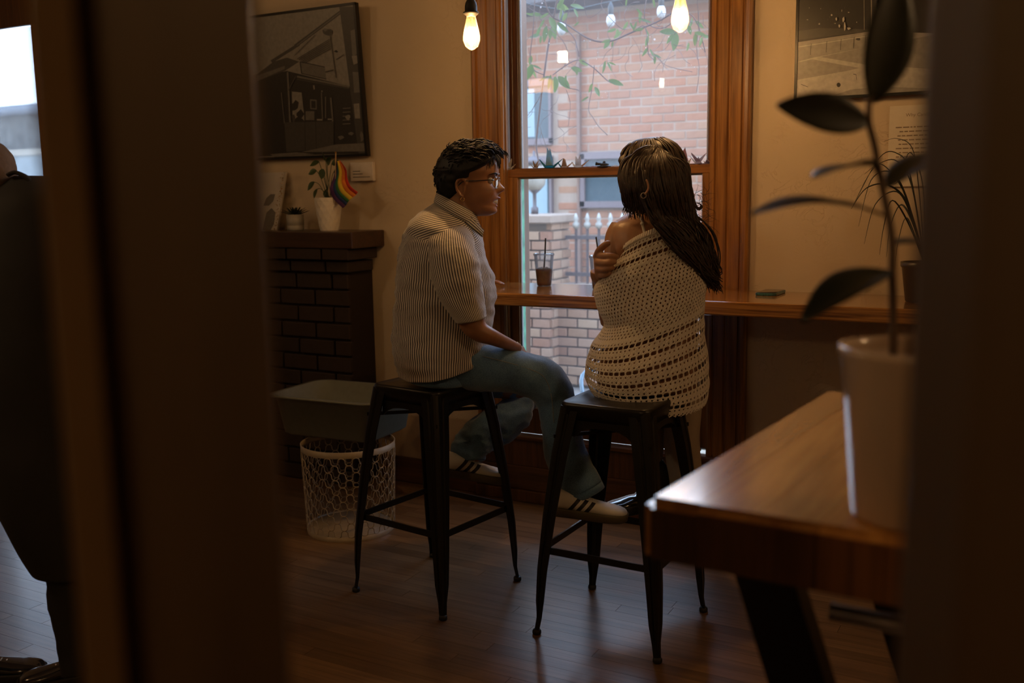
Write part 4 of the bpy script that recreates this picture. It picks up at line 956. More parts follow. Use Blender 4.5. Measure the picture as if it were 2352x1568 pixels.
# ------------------------------------------------------------------ on the counter
def cup(x, y, label, straw, marks=False):
    p = pz(x, y, CT); t = thing('iced_coffee_cup', label, 'cup', p)
    bm = bmesh.new(); pr = [(.0285, .001), (.031, .004), (.0335, .03), (.037, .07), (.0405, .108), (.0425, .132)]; lathe(bm, [(.001, .001)]+pr, (0, 0, 0), 36, caps=False); obj('cup_wall', bm, M_cupglass, t, True)
    bm = bmesh.new(); lathe(bm, [(.0425, .130), (.0455, .131), (.0455, .138), (.043, .140), (.041, .134), (.015, .134), (.001, .134)], (0, 0, 0), 36, caps=False); obj('lid', bm, M_cupglass, t, True)
    bm = bmesh.new(); lathe(bm, [(.001, .003), (.028, .003), (.031, .02), (.0355, .062), (.0362, .074), (.001, .074)], (0, 0, 0), 36, caps=False); obj('iced_coffee', bm, plain('iced_coffee', (.22, .085, .045), .12, coat=.5, sc=25, var=.35), t, True)
    M_ice = mat_glass('ice', (.9, .86, .8), 1.0, .25, (.8, .7, .6))
    for k in range(5):
        a = k*1.3; bm = bmesh.new(); box(bm, -.009, .009, -.009, .009, -.008, .008, bev=.003); bmesh.ops.rotate(bm, matrix=Matrix.Rotation(a*2, 3, 'X') @ Matrix.Rotation(a, 3, 'Z'), verts=bm.verts); bmesh.ops.translate(bm, vec=(.019*math.cos(a), .019*math.sin(a), .070), verts=bm.verts); obj('ice_cube', bm, M_ice, t)
    bm = bmesh.new(); tube(bm, straw, .0035, 10); obj('straw', bm, M_dark, t, True)
    if marks:
        bm = bmesh.new(); h = HR*.0; fa = math.atan2(-HF.y, -HF.x)+.55
        def sp_(u, z): a = fa+u/.040; return Vector((.0412*math.cos(a), .0412*math.sin(a), z))
        tube(bm, [sp_(.003*math.cos(a), .093+.0045*math.sin(a)) for a in (2*PI*i/12 for i in range(13))], .0005, 4)
        tube(bm, [sp_(-.004, .104), sp_(-.003, .110), sp_(-.001, .105), sp_(.001, .110), sp_(.002, .104)], .0005, 4); tube(bm, [sp_(.004, .104), sp_(.0055, .108), sp_(.007, .104)], .0005, 4)
        obj('handwritten_marks', bm, M_ink, t)['kind'] = 'stuff'
    return t
cup(1250, 656, 'clear plastic cup of iced coffee with black straw, alone on the counter', [(-.004, 0, .03), (.006, .0, .145), (.010, -.002, .205)], True)
cup(1378, 664, 'clear plastic cup with black straw, half hidden behind the hand', [(.006, 0, .03), (-.006, .0, .145), (-.016, -.002, .215)])
ph = thing('smartphone', 'black smartphone in a patterned case lying on the counter', 'phone', pz(1770, 675, CT), rotz=R(90))
bm = bmesh.new(); loft(bm, [rrect(.076, .038, .008, 0), rrect(.078, .040, .010, .002), rrect(.078, .040, .010, .0095), rrect(.0765, .0385, .009, .0108)]); 
for f in bm.faces: f.smooth = False
obj('case', bm, plain('patterned_teal_case', (.03, .11, .12), .3, sc=90, var=.9), ph)
bm = bmesh.new(); loft(bm, [rrect(.0745, .0365, .008, .0109), rrect(.0745, .0365, .008, .0116)]); obj('screen', bm, plain('phone_screen', (.01, .01, .012), .08), ph)
# spider plant on the counter, mostly behind the post
sp0 = Vector((-.40, 3.70, CT))
sb = thing('spider_plant_pot', 'dark round pot on the counter holding a spider plant', 'pot', sp0)
bm = bmesh.new(); lathe(bm, [(.055, 0), (.06, .004), (.075, .12), (.08, .125), (.08, .14), (.073, .14), (.07, .12), (.001, .118)], (0, 0, 0), 28); obj('pot_body', bm, plain('dark_glazed_pot', (.05, .035, .02), .3), sb, True)
sq = thing('spider_plant', 'thin arching grass-like houseplant beside the right photograph', 'plant', sp0+Vector((0, 0, .12)))
b0 = Vector((-.40, 3.70, CT+.13))
for pts, w in (([(2110, 560), (2085, 470), (2040, 425), (1990, 432), (1955, 480)], 1.3), ([(2110, 555), (2080, 450), (2045, 395), (2000, 415), (1972, 520)], 1.2), ([(2110, 550), (2090, 400), (2060, 352), (2020, 362), (1965, 462)], .8),
      ([(2112, 560), (2095, 500), (2060, 440), (2010, 470), (1985, 560)], 1.2), ([(2112, 560), (2090, 520), (2050, 460), (2030, 520), (2020, 585)], 1), ([(2110, 560), (2080, 450), (2030, 380), (2000, 395), (1960, 470)], .7),
      ([(2112, 565), (2100, 520), (2070, 470), (2045, 520), (2036, 590)], 1.3), ([(2110, 560), (2095, 430), (2060, 370), (2020, 375), (1985, 400)], .8), ([(2115, 560), (2110, 430), (2095, 340), (2060, 318), (2030, 325)], .6),
      ([(2110, 555), (2120, 430), (2090, 350), (2060, 420), (2030, 410)], .7), ([(2112, 565), (2100, 540), (2080, 500), (2062, 560), (2055, 620)], 1.1), ([(2115, 560), (2150, 430), (2200, 380), (2240, 440), (2250, 520)], 1.2), ([(2115, 560), (2140, 470), (2180, 440), (2210, 500), (2215, 580)], 1.2)):
    q = cr([tuple(b0)]+[tuple(py(x, y, 3.70+r7.uniform(-.06, .04))) for x, y in pts[1:]], 6); n_ = len(q)
    bm = bmesh.new(); tube(bm, q, [.0034*w*(1-.9*(i/(n_-1))**1.5)+.0002 for i in range(n_)], 5, flat=.3, updir=(0, -1, .3)); keep(obj('leaf', bm, M_leafd), sq)

# ------------------------------------------------------------------ folded paper cranes on the meeting rail
def paper(c, name):
    m = plain(name, c, .7, var=.08, sc=60); nt = m.node_tree; b = nt.nodes['Principled BSDF']
    t = N(nt, 'ShaderNodeBsdfTranslucent', Color=c4(c)); ms = nt.nodes.new('ShaderNodeMixShader'); ms.inputs[0].default_value = .5
    L(nt, b.outputs[0], ms.inputs[1]); L(nt, t.outputs[0], ms.inputs[2]); L(nt, ms.outputs[0], nt.nodes['Material Output'].inputs[0]); return m
M_teal, M_tealp = paper((.02, .22, .30), 'teal_paper'), paper((.30, .55, .68), 'daylit_teal_paper')  # lighter wing paper: daylight shining through is put into its colour
M_tan, M_wht, M_pnk, M_crm, M_lil = paper((.48, .34, .24), 'tan_paper'), paper((.70, .70, .70), 'white_paper'), paper((.45, .26, .26), 'pink_patterned_paper'), paper((.60, .52, .38), 'cream_paper_sheet'), paper((.50, .40, .42), 'lilac_paper')
RZ = 1.5226
def crane(px, s, rot, label, mats, wing=(1.0, .25), neck=1.0, Y=3.962, tail=True):
    p = py(px, 388, Y); p = Vector((p.x, Y, RZ)); t = thing('origami_crane', label, 'origami', p, 'paper cranes along the window sash', rotz=R(rot))
    def part(nm, pts, m):
        bm = bmesh.new()
        for f in pts: poly(bm, [Vector(v)*s for v in f])
        bmesh.ops.remove_doubles(bm, verts=bm.verts, dist=1e-5); o = obj(nm, bm, m, t); mod(o, 'SOLIDIFY', thickness=.0007, offset=0); return o
    part('body', [[(-.3, 0, .06), (0, .18, .0), (.3, 0, .06), (0, 0, .45)], [(-.3, 0, .06), (0, -.18, .0), (.3, 0, .06), (0, 0, .45)], [(-.3, 0, .06), (0, .18, 0), (.3, 0, .06), (0, -.18, 0)]], mats[0])
    a, b_ = wing
    for sg in (1, -1): part('wing', [[(-.22, .03*sg, .18), (.22, .03*sg, .18), (.06, (.24+b_*.5)*sg, .30+a*.45), (-.04, (.30+b_*.6)*sg, .30+a*.62)]], mats[1])
    if neck: part('neck', [[(-.28, 0, .04), (-.20, .03, .16), (-.66*neck, 0, .62*neck), (-.72*neck, 0, .60*neck)], [(-.66*neck, 0, .62*neck), (-.72*neck, 0, .60*neck), (-.92*neck, 0, .50*neck)]], mats[2])
    if tail: part('tail', [[(.28, 0, .04), (.20, .03, .16), (.85, 0, .58)]], mats[-1])
    return t
crane(1230, .045, 160, 'small tan paper crane at the left end of the sash', (M_tan, M_tan, M_tan), (.9, .1), .9)
crane(1262, .080, 8, 'large teal paper crane with a light blue raised wing', (M_teal, M_tealp, M_teal, M_teal), (1.35, -.15), .85)
crane(1296, .055, 20, 'tan and teal paper crane right of the large teal one', (M_tan, M_tan, M_teal, M_tan), (.8, .3), .8)
crane(1328, .062, 40, 'white paper crane with two upright wings', (M_wht, M_wht, M_wht, M_tan), (.9, .5), .7)
crane(1571, .080, 200, 'pink and cream patterned paper crane near the right jamb', (M_crm, M_pnk, M_crm, M_wht), (.9, .3), .5)
crane(1604, .070, 150, 'lilac paper crane right of the patterned one', (M_lil, M_lil, M_lil, M_wht), (.6, .5), 0)
crane(1625, .045, 10, 'small lilac paper crane in the right corner of the sash', (M_lil, M_lil, M_lil), (.1, .6), .5)
crane(1168, .055, 60, 'cream paper crane behind the glasses at the left jamb', (M_crm, M_crm, M_crm), (1.0, .5), .0)
def flat_paper(px, s, label, m):
    p = py(px, 385, 3.962); p = Vector((p.x, 3.962, RZ)); t = thing('folded_paper', label, 'origami', p)
    bm = bmesh.new(); poly(bm, [(-s, 0, .001), (0, -.014, .001), (s, .004, .001), (0, .0, s*.35)]); poly(bm, [(-s, 0, .001), (0, .014, .001), (s, .004, .001), (0, 0, s*.35)]); poly(bm, [(-s, 0, .001), (0, -.014, .001), (s, .004, .001), (0, .014, .001)]); obj('folded_sheet', bm, m, t)
flat_paper(1362, .020, 'small crumpled pink paper figure on the sash', M_pnk); flat_paper(1413, .024, 'flat white folded paper next to the black whistle', M_wht)
wh = thing('black_trinket', 'small black trinket with a round knob lying on the sash', 'trinket', Vector((py(1388, 382, 3.962).x, 3.962, RZ)))
bm = bmesh.new(); lathe(bm, [(.030, 0), (.032, .003), (.028, .005), (.018, .006), (.021, .012), (.012, .017), (.006, .019), (.007, .023), (.001, .026)], (0, 0, 0), 20); obj('trinket_body', bm, M_dark, wh, True)
bm = bmesh.new(); tube(bm, [(-.01, 0, .013), (-.028, -.002, .014), (-.038, -.003, .016)], [.005, .006, .008], 8); obj('trinket_handle', bm, M_dark, wh, True)

# ------------------------------------------------------------------ people: helpers
def ring(xl, yl, xr, yr, d, rd, bu=0.0, dl=0.0, dr=0.0, M=36, e=1.0, ph=0.0):
    A = (pd(xr, yr, d+dr)-pd(xl, yl, d+dl))/2; C_ = (pd(xr, yr, d+dr)+pd(xl, yl, d+dl))/2; B = HF*rd - UP*bu
    out = []
    for j in range(M):
        a = 2*PI*j/M + ph; c, s = math.cos(a), math.sin(a)
        out.append(C_ + A*math.copysign(abs(c)**e, c) + B*math.copysign(abs(s)**e, s))
    return out
def body(bm, secs, k=5, M=36, e=1.0, caps=True, uvs=None, wr=None, mat=0):
    S_ = cr([tuple(s)+(0,)*(9-len(s)) for s in secs], k); rings = [ring(*s, M=M, e=e) for s in S_]
    if wr:
        C_ = [sum(r, Vector())/len(r) for r in rings]
        for i, r in enumerate(rings):
            for j in range(len(r)): v = (r[j]-C_[i]); v.normalize(); r[j] = r[j] + v*wr(r[j], i/len(rings), j/len(r))
    vs = None
    if uvs: vs = [0.0]; [vs.append(vs[-1]+(sum(rings[i], Vector())/M-sum(rings[i-1], Vector())/M).length) for i in range(1, len(rings))]
    return loft(bm, rings, caps, (vs, uvs) if uvs else None, mat)
def limb(bm, pts, k=6, n=20, wr=None, caps=True, flat=1.0):    # pts: (x, y, d, radius in pixels)
    q = cr([tuple(pd(x, y, d))+(r*d/FPX,) for x, y, d, r in pts], k)
    P = [Vector(p[:3]) for p in q]; rr = [p[3] for p in q]; rings = []; u = UP
    for i in range(len(P)):
        t = (P[min(i+1, len(P)-1)]-P[max(i-1, 0)]).normalized()
        s = t.cross(HF if abs(t.dot(HF)) < .9 else UP).normalized(); w = s.cross(t).normalized()
        rg = []
        for j in range(n):
            a = 2*PI*j/n; v = s*math.cos(a) + w*math.sin(a)*flat; p = P[i]+v*rr[i]
            if wr: p = p + v*wr(p, i/len(P), j/n)
            rg.append(p)
        rings.append(rg)
    return loft(bm, rings, caps)
def mpart(name, bm, mat, root, smooth=True, parent=None):
    o = obj(name, bm, mat, None, smooth)
    if parent is None: keep(o, root)
    else: o.parent = parent; o.matrix_parent_inverse = parent.matrix_parent_inverse.inverted() if False else Matrix.Identity(4)
    return o
def skinmat(name, c):
    m, nt, b = newmat(name); n = N(nt, 'ShaderNodeTexNoise', Scale=30.0, Detail=3.0); L(nt, coords(nt), n.inputs['Vector'])
    L(nt, ramp(nt, n.outputs['Fac'], [(.3, tuple(x*.88 for x in c)), (.7, tuple(x*1.1 for x in c))]), b.inputs['Base Color'])
    b.inputs['Roughness'].default_value = .42; b.inputs['Subsurface Weight'].default_value = .12; b.inputs['Subsurface Radius'].default_value = (.02, .008, .004); b.inputs['Subsurface Scale'].default_value = .3
    return m
def hairmat(name, c, hi):
    m, nt, b = newmat(name); n = N(nt, 'ShaderNodeTexNoise', Scale=90.0, Detail=3.0); L(nt, coords(nt), n.inputs['Vector'])
    L(nt, ramp(nt, n.outputs['Fac'], [(.4, c), (.7, hi)]), b.inputs['Base Color']); b.inputs['Roughness'].default_value = .42; b.inputs['Specular IOR Level'].default_value = .45
    b.inputs['Anisotropic'].default_value = .4
    return m
def denim(name):
    m, nt, b = newmat(name); v = coords(nt); n = N(nt, 'ShaderNodeTexNoise', Scale=6.0, Detail=5.0, Roughness=.7); L(nt, v, n.inputs['Vector'])
    f = N(nt, 'ShaderNodeTexNoise', Scale=420.0, Detail=1.0); L(nt, v, f.inputs['Vector'])
    c = ramp(nt, n.outputs['Fac'], [(.3, (.035, .08, .16)), (.55, (.08, .18, .32)), (.75, (.17, .31, .48))])
    L(nt, mix(nt, .35, c, ramp(nt, f.outputs['Fac'], [(.35, (.02, .05, .11)), (.65, (.18, .31, .48))])), b.inputs['Base Color']); b.inputs['Roughness'].default_value = .85; b.inputs['Sheen Weight'].default_value = .3
    bump(nt, b, f.outputs['Fac'], .25, .002); return m
def stripes(name, along='U', n=130.0, skew=0.0):
    m, nt, b = newmat(name); t = nt.nodes.new('ShaderNodeUVMap'); sp_ = nt.nodes.new('ShaderNodeSeparateXYZ'); L(nt, t.outputs[0], sp_.inputs[0])
    ma = N(nt, 'ShaderNodeMath', _operation='MULTIPLY_ADD'); L(nt, sp_.outputs['Y' if along == 'U' else 'X'], ma.inputs[0]); ma.inputs[1].default_value = skew; L(nt, sp_.outputs['X' if along == 'U' else 'Y'], ma.inputs[2])
    mu = N(nt, 'ShaderNodeMath', _operation='MULTIPLY'); L(nt, ma.outputs[0], mu.inputs[0]); mu.inputs[1].default_value = n
    fr = N(nt, 'ShaderNodeMath', _operation='FRACT'); L(nt, mu.outputs[0], fr.inputs[0])
    c = ramp(nt, fr.outputs[0], [(0, (.045, .04, .05)), (.36, (.045, .04, .05)), (.44, (.60, .56, .50)), (.92, (.60, .56, .50)), (1, (.045, .04, .05))])
    L(nt, c, b.inputs['Base Color']); b.inputs['Roughness'].default_value = .8
    nn = N(nt, 'ShaderNodeTexNoise', Scale=26.0, Detail=4.0, Distortion=1.0); L(nt, coords(nt), nn.inputs['Vector']); bump(nt, b, nn.outputs['Fac'], .5, .008)
    b.inputs['Sheen Weight'].default_value = .2
    return m
def lerp_tab(tab, z):
    for (a, va), (b, vb) in zip(tab, tab[1:]):
        if z <= b: t = (z-a)/(b-a) if b > a else 0; t = max(0, min(1, t)); return va+(vb-va)*t
    return tab[-1][1]
def smooth_tab(tab): 
    q = cr(tab, 5); return q
HFX = smooth_tab([(-.102, .030), (-.099, .060), (-.088, .077), (-.074, .080), (-.064, .076), (-.050, .082), (-.030, .084), (-.010, .083), (.015, .079), (.030, .082), (.045, .088), (.070, .084), (.095, .062), (.112, .030), (.120, .004)])
HBX = smooth_tab([(-.102, -.010), (-.090, -.045), (-.060, -.072), (-.020, -.090), (.020, -.100), (.060, -.096), (.090, -.076), (.112, -.040), (.120, -.004)])
HWY = smooth_tab([(-.102, .018), (-.095, .038), (-.080, .052), (-.050, .064), (-.020, .069), (.020, .074), (.050, .075), (.080, .066), (.100, .048), (.114, .024), (.120, .003)])
def g(x, s): return math.exp(-(x/s)**2)
def head_pt(z, a, off=0.0, feats=True, smile=1.0):
    f, bk, w = lerp_tab(HFX, z), lerp_tab(HBX, z), lerp_tab(HWY, z)
    xc = (f+bk)*.5 - .006; c, s = math.cos(a), math.sin(a)
    ex = .88 if c > 0 else 1.0
    x = xc + ((f-xc) if c > 0 else (xc-bk))*math.copysign(abs(c)**ex, c); y = w*math.copysign(abs(s)**.92, s)
    p = Vector((x, y, z)); nrm = Vector((c/max(.02, (f-bk)/2), s/max(.02, w), 0)).normalized(); nrm.z = max(0, (z-.05)/.07)*1.0; nrm.normalize()
    if feats and c > 0:
        dx = 0
        if z < .035: dx += g(y, .0085+.0065*g(z+.014, .018))*(.025*g(z+.014, .013) + .015*g(z-.010, .020))
        dx -= .011*(g(y-.031, .015)+g(y+.031, .015))*g(z-.014, .012)
        dx += .004*(g(y-.030, .020)+g(y+.030, .020))*g(z-.036, .008)
        dx += .008*smile*(g(y-.040, .018)+g(y+.040, .018))*g(z+.026, .018)
        dx += .009*g(y, .020)*(g(z+.043, .0055)+g(z+.063, .006)) - .010*g(y, .020)*g(z+.053, .0042)*smile
        dx -= .003*smile*(g(abs(y)-.036-(z+.05)*-.25, .005))*g(z+.048, .020)
        dx += .007*g(y, .022)*g(z+.086, .012)
        p.x += dx
    return p + nrm*off
def head_mesh(bm, M, smile=1.0, NA=76, NZ=74):
    rings = []
    for i in range(NZ+1):
        t = i/NZ; z = -.102+.222*(.5-.5*math.cos(PI*(t*.92+.04)))*1.0; z = min(.1198, max(-.1018, z))
        rings.append([M @ head_pt(z, 2*PI*j/NA, 0, True, smile) for j in range(NA)])
    loft(bm, rings, True)
def ear(bm, M, sg, ex=-.018, ez=-.010):
    c_ = Vector((ex, .071*sg, ez)); loc = lambda x, y, z: M @ (c_+Vector((x, y*sg, z)))
    ball_r = []
    P = [(.004, .002, -.030), (-.006, .006, -.026), (-.014, .011, -.012), (-.018, .014, .006), (-.014, .014, .022), (-.002, .011, .029), (.009, .006, .022), (.011, .003, .010)]
    tube(bm, cr([tuple(loc(*p)) for p in P], 4), [.0045]*1+[.0048]*(len(cr(P, 4))-2)+[.003], 8)
    rings = []
    for s_, y_ in ((.001, .002), (.5, .003), (.95, .006), (1, .001), (.8, -.006)): rings.append([loc(-.003+.013*s_*math.cos(a), y_, .001+.026*s_*math.sin(a)) for a in (2*PI*j/14 for j in range(14))])
    loft(bm, rings, True)
def headmatrix(px, q, d, fwd, up, s):
    f = Vector(fwd).normalized(); u = Vector(up); l = u.cross(f).normalized(); u = f.cross(l).normalized()
    return Matrix.Translation(pd(px, q, d)) @ Matrix((f, l, u)).transposed().to_4x4() @ Matrix.Diagonal((s, s, s, 1))
def finish_body(o, vox=.0032, sm=4):
    mod(o, 'REMESH', mode='VOXEL', voxel_size=vox, use_smooth_shade=True); mod(o, 'SMOOTH', factor=.5, iterations=sm); return o
def hair_cap(bm, M, cover, NA=72, NZ=60, zlo=-.085):
    rings = []
    for i in range(NZ+1):
        z = zlo+(.1195-zlo)*math.sin(PI/2*(i/NZ)); rg = []
        for j in range(NA):
            a = 2*PI*j/NA; p = head_pt(z, a, 0, False); off = cover(z, a, p); rg.append(M @ head_pt(z, a, off, False))
        rings.append(rg)
    loft(bm, rings, True)
def curveseg(bm, pts, rad, n=5, k=5, flat=1.0):
    q = cr([tuple(p) for p in pts], k); m = len(q); tube(bm, q, [rad*(1-.85*(i/(m-1))**2) for i in range(m)], n, flat=flat)
M_shoew, nt, b = newmat('white_sneaker_leather')
v_ = nt.nodes.new('ShaderNodeTexCoord'); sp_ = nt.nodes.new('ShaderNodeSeparateXYZ'); L(nt, v_.outputs['Object'], sp_.inputs[0])
ma = N(nt, 'ShaderNodeMath', _operation='MULTIPLY_ADD'); L(nt, sp_.outputs['Z'], ma.inputs[0]); ma.inputs[1].default_value = -.75; L(nt, sp_.outputs['X'], ma.inputs[2])
r_ = ramp(nt, ma.outputs[0], [(0, (1, 1, 1))]); rr_ = nt.nodes[-1]
mr = N(nt, 'ShaderNodeMapRange'); L(nt, ma.outputs[0], mr.inputs[0]); mr.inputs[1].default_value = -.062; mr.inputs[2].default_value = .022; mr.inputs[3].default_value = 0; mr.inputs[4].default_value = 3; mr.clamp = False
fl = N(nt, 'ShaderNodeMath', _operation='FRACT'); L(nt, mr.outputs[0], fl.inputs[0]); lt = N(nt, 'ShaderNodeMath', _operation='LESS_THAN'); L(nt, fl.outputs[0], lt.inputs[0]); lt.inputs[1].default_value = .55
g1 = N(nt, 'ShaderNodeMath', _operation='GREATER_THAN'); L(nt, mr.outputs[0], g1.inputs[0]); g1.inputs[1].default_value = 0
l1 = N(nt, 'ShaderNodeMath', _operation='LESS_THAN'); L(nt, mr.outputs[0], l1.inputs[0]); l1.inputs[1].default_value = 2.9
ab = N(nt, 'ShaderNodeMath', _operation='ABSOLUTE'); L(nt, sp_.outputs['Y'], ab.inputs[0]); g2 = N(nt, 'ShaderNodeMath', _operation='GREATER_THAN'); L(nt, ab.outputs[0], g2.inputs[0]); g2.inputs[1].default_value = .019
m1 = N(nt, 'ShaderNodeMath', _operation='MULTIPLY'); L(nt, lt.outputs[0], m1.inputs[0]); L(nt, g1.outputs[0], m1.inputs[1])
m2 = N(nt, 'ShaderNodeMath', _operation='MULTIPLY'); L(nt, m1.outputs[0], m2.inputs[0]); L(nt, l1.outputs[0], m2.inputs[1])
m3 = N(nt, 'ShaderNodeMath', _operation='MULTIPLY'); L(nt, m2.outputs[0], m3.inputs[0]); L(nt, g2.outputs[0], m3.inputs[1])
L(nt, mix(nt, m3.outputs[0], (.62, .60, .55), (.02, .02, .02)), b.inputs['Base Color']); b.inputs['Roughness'].default_value = .5
M_gum = plain('gum_rubber_sole', (.085, .07, .035), .6)
M_boot = plain('polished_black_leather', (.012, .012, .013), .12, coat=.6)
M_lace = plain('white_lace', (.6, .58, .55), .8)
def shoe(root, name, M, upper, sole, laces=True, tall=0.0, chunky=0.0):
    """a shoe in its own frame: x to the toe, z up from the sole"""
    sec = [(-.112, .012, .060), (-.108, .026, .078), (-.090, .034, .084+tall), (-.055, .037, .084+tall), (-.020, .038, .076+tall*.8), (.015, .040, .068), (.050, .044, .059), (.085, .047, .052), (.115, .045, .047), (.140, .037, .042), (.153, .024, .036), (.158, .008, .030)]
    bm = bmesh.new(); rings = []
    for x, w, h in cr(sec, 3):
        rg = []
        for j in range(20): a = 2*PI*j/20; c, s = math.cos(a), math.sin(a); rg.append(Vector((x, w*math.copysign(abs(c)**.7, c)*(1-.28*max(0, s)**2*(1 if x < .10 else .4)), .018+(h-.018)*(.5+.5*math.copysign(abs(s)**.8, s)))))
        rings.append(rg)
    loft(bm, rings); o = obj(name, bm, upper, None, True); o.matrix_world = M; bpy.context.view_layer.update(); keep(o, root)
    bm = bmesh.new(); out = []; 
    for x, w, h in cr(sec, 3): out.append((x, w+.004))
    out = [(x, w) for x, w in out]; loop = [(x, w) for x, w in out]+[(x, -w) for x, w in reversed(out)]
    loft(bm, [[Vector((x*sx+(0 if x < .1 else 0), y*sx, z)) for x, y in loop] for sx, z in ((.96, 0), (1.02, .005), (1.03, .024+chunky), (.99, .028+chunky))]); so = obj('sole', bm, sole, None, False); so.parent = o
    if laces:
        for i in range(6):
            x = -.005+.014*i; z = .079-.0035*i-.010*(i/5); bm = bmesh.new(); tube(bm, [(x, -.017, z-.005), (x+.004, 0, z+.0015), (x, .017, z-.005)], .0022, 6, flat=.5); l_ = obj('lace', bm, M_lace, None, True); l_.parent = o
    return o
def shoeM(px, q, d, yaw, pitch, s=1.0, roll=0.0):        # yaw 0 = toe to the right of the view, positive = toe turned away
    f = (HR*math.cos(R(yaw))+HF*math.sin(R(yaw))); f = (f*math.cos(R(pitch)) - UP*math.sin(R(pitch))).normalized(); l = UP.cross(f).normalized(); u = f.cross(l)
    return Matrix.Translation(pd(px, q, d)) @ Matrix((f, l, u)).transposed().to_4x4() @ Matrix.Rotation(R(roll), 4, 'X') @ Matrix.Diagonal((s, s, s, 1))
def hand(bm, wrist, dirv, palm_n, side, curl=(.3, .5, .5), s=1.0, spread=.12, thumb=True):
    """palm slab, four unequal bent fingers and a thumb leaving its side; dirv along the hand, palm_n out of the palm, side to the thumb"""
    d = Vector(dirv).normalized(); n = Vector(palm_n).normalized(); t = Vector(side).normalized(); w = Vector(wrist)
    rings = []
    for u, hw, th in ((-.01, .024, .017), (.015, .028, .016), (.045, .037, .014), (.075, .040, .012), (.090, .037, .010)):
        rings.append([w+(d*u + t*hw*math.cos(a) + n*th*math.sin(a))*s for a in (2*PI*j/16 for j in range(16))])
    loft(bm, rings)
    for k, (ln_, off) in enumerate(((.070, .029), (.078, .010), (.072, -.009), (.056, -.027))):
        base_ = w+(d*.078+t*off)*s; a = 0; P = [base_-d*.02*s, base_]; p = base_.copy()
        for j, fr in enumerate((.45, .30, .25)): a += curl[j]; dd = (d*math.cos(a) + n*math.sin(a) + t*spread*(1.5-k)*.3).normalized(); p = p+dd*ln_*fr*s; P.append(p.copy())
        q = cr([tuple(x) for x in P], 4); tube(bm, q, [(.0092-.0028*i/len(q))*s for i in range(len(q)-1)]+[.004*s], 8)
    if thumb:
        P = [w+(d*.02+t*.018)*s, w+(d*.035+t*.036)*s, w+(d*.062+t*.050+n*.008)*s, w+(d*.088+t*.050+n*.016)*s]; q = cr([tuple(x) for x in P], 4); tube(bm, q, [(.012-.004*i/len(q))*s for i in range(len(q)-1)]+[.005*s], 8)

# ------------------------------------------------------------------ person in the striped shirt
M_skin = skinmat('brown_skin', (.30, .145, .075)); M_skin2 = skinmat('light_brown_skin', (.36, .185, .10))
M_hairk = hairmat('black_hair', (.004, .004, .005), (.012, .012, .015)); M_hairk.node_tree.nodes['Principled BSDF'].inputs['Roughness'].default_value = .5; M_hairk.node_tree.nodes['Principled BSDF'].inputs['Specular IOR Level'].default_value = .3; M_hairb = hairmat('dark_brown_hair', (.012, .006, .004), (.040, .020, .011)); M_hairb.node_tree.nodes['Principled BSDF'].inputs['Roughness'].default_value = .5
M_denim = denim('blue_denim'); M_strU = stripes('striped_cotton', 'U', 128.0); M_strV = stripes('striped_cotton_yoke', 'V', 118.0, .55); M_strS = stripes('striped_cotton_sleeve', 'U', 62.0)
M_lip = plain('lips', (.30, .10, .08), .3); M_tooth = plain('teeth', (.75, .70, .62), .25); M_eye = plain('eye_white', (.55, .52, .50), .15); M_iris = plain('dark_iris', (.02, .012, .008), .1)
pA = thing('person', 'seated person with short black hair and glasses in striped shirt and jeans', 'person', (cL.x, cL.y, 0))
HA = headmatrix(1083, 424, 3.48, HR*math.cos(R(7))-HF*math.sin(R(7))-UP*.03, UP+HR*.02, 1.08)
bm = bmesh.new(); head_mesh(bm, HA); ear(bm, HA, -1); ear(bm, HA, 1)
limb(bm, [(1058, 400, 3.48, 40), (1056, 450, 3.48, 40), (1052, 480, 3.48, 42), (1040, 520, 3.48, 52), (1030, 560, 3.49, 70)])
body(bm, [(985, 500, 1092, 530, 3.48, .10), (960, 545, 1098, 590, 3.48, .15), (935, 620, 1108, 640, 3.48, .15), (930, 740, 1112, 730, 3.48, .14), (935, 830, 1110, 800, 3.48, .14), (960, 850, 1080, 850, 3.48, .12)])
limb(bm, [(1030, 545, 3.40, 35), (1045, 620, 3.33, 38), (1068, 690, 3.31, 34), (1084, 738, 3.30, 31), (1100, 760, 3.30, 25), (1130, 774, 3.31, 19), (1160, 787, 3.36, 15), (1190, 800, 3.42, 12)])
hand(bm, pd(1190, 801, 3.425), pd(1222, 836, 3.52)-pd(1190, 801, 3.425), -UP-HR*.4, HF*.9+UP*.3, (.15, .35, .35), .95)
limb(bm, [(1050, 545, 3.60, 30), (1085, 620, 3.70, 26), (1105, 655, 3.80, 20), (1122, 652, 3.92, 13)])
wa = pz(1106, 655, CT)+UP*.020; hand(bm, wa, pz(1160, 657, CT)-pz(1118, 655, CT), -UP, HF, (.10, .14, .12), .80, .0)
limb(bm, [(1000, 830, 3.48, 40), (1130, 848, 3.43, 38), (1275, 900, 3.43, 32), (1290, 1000, 3.41, 26), (1330, 1130, 3.39, 22), (1335, 1160, 3.39, 22)])
limb(bm, [(1000, 835, 3.60, 36), (1195, 900, 3.75, 30), (1150, 960, 3.72, 26), (1082, 1050, 3.66, 21), (1078, 1080, 3.65, 21)])
bA = mpart('body', bm, M_skin, pA); finish_body(bA)
def sub(name, bm, mat, par, smooth=True):
    o = obj(name, bm, mat, None, smooth); o.parent = par; o.matrix_parent_inverse = (Matrix.Translation(par.parent.location) @ par.parent.rotation_euler.to_matrix().to_4x4() @ par.matrix_parent_inverse @ Matrix.Identity(4)).inverted() if par.parent else Matrix.Identity(4)
    return o
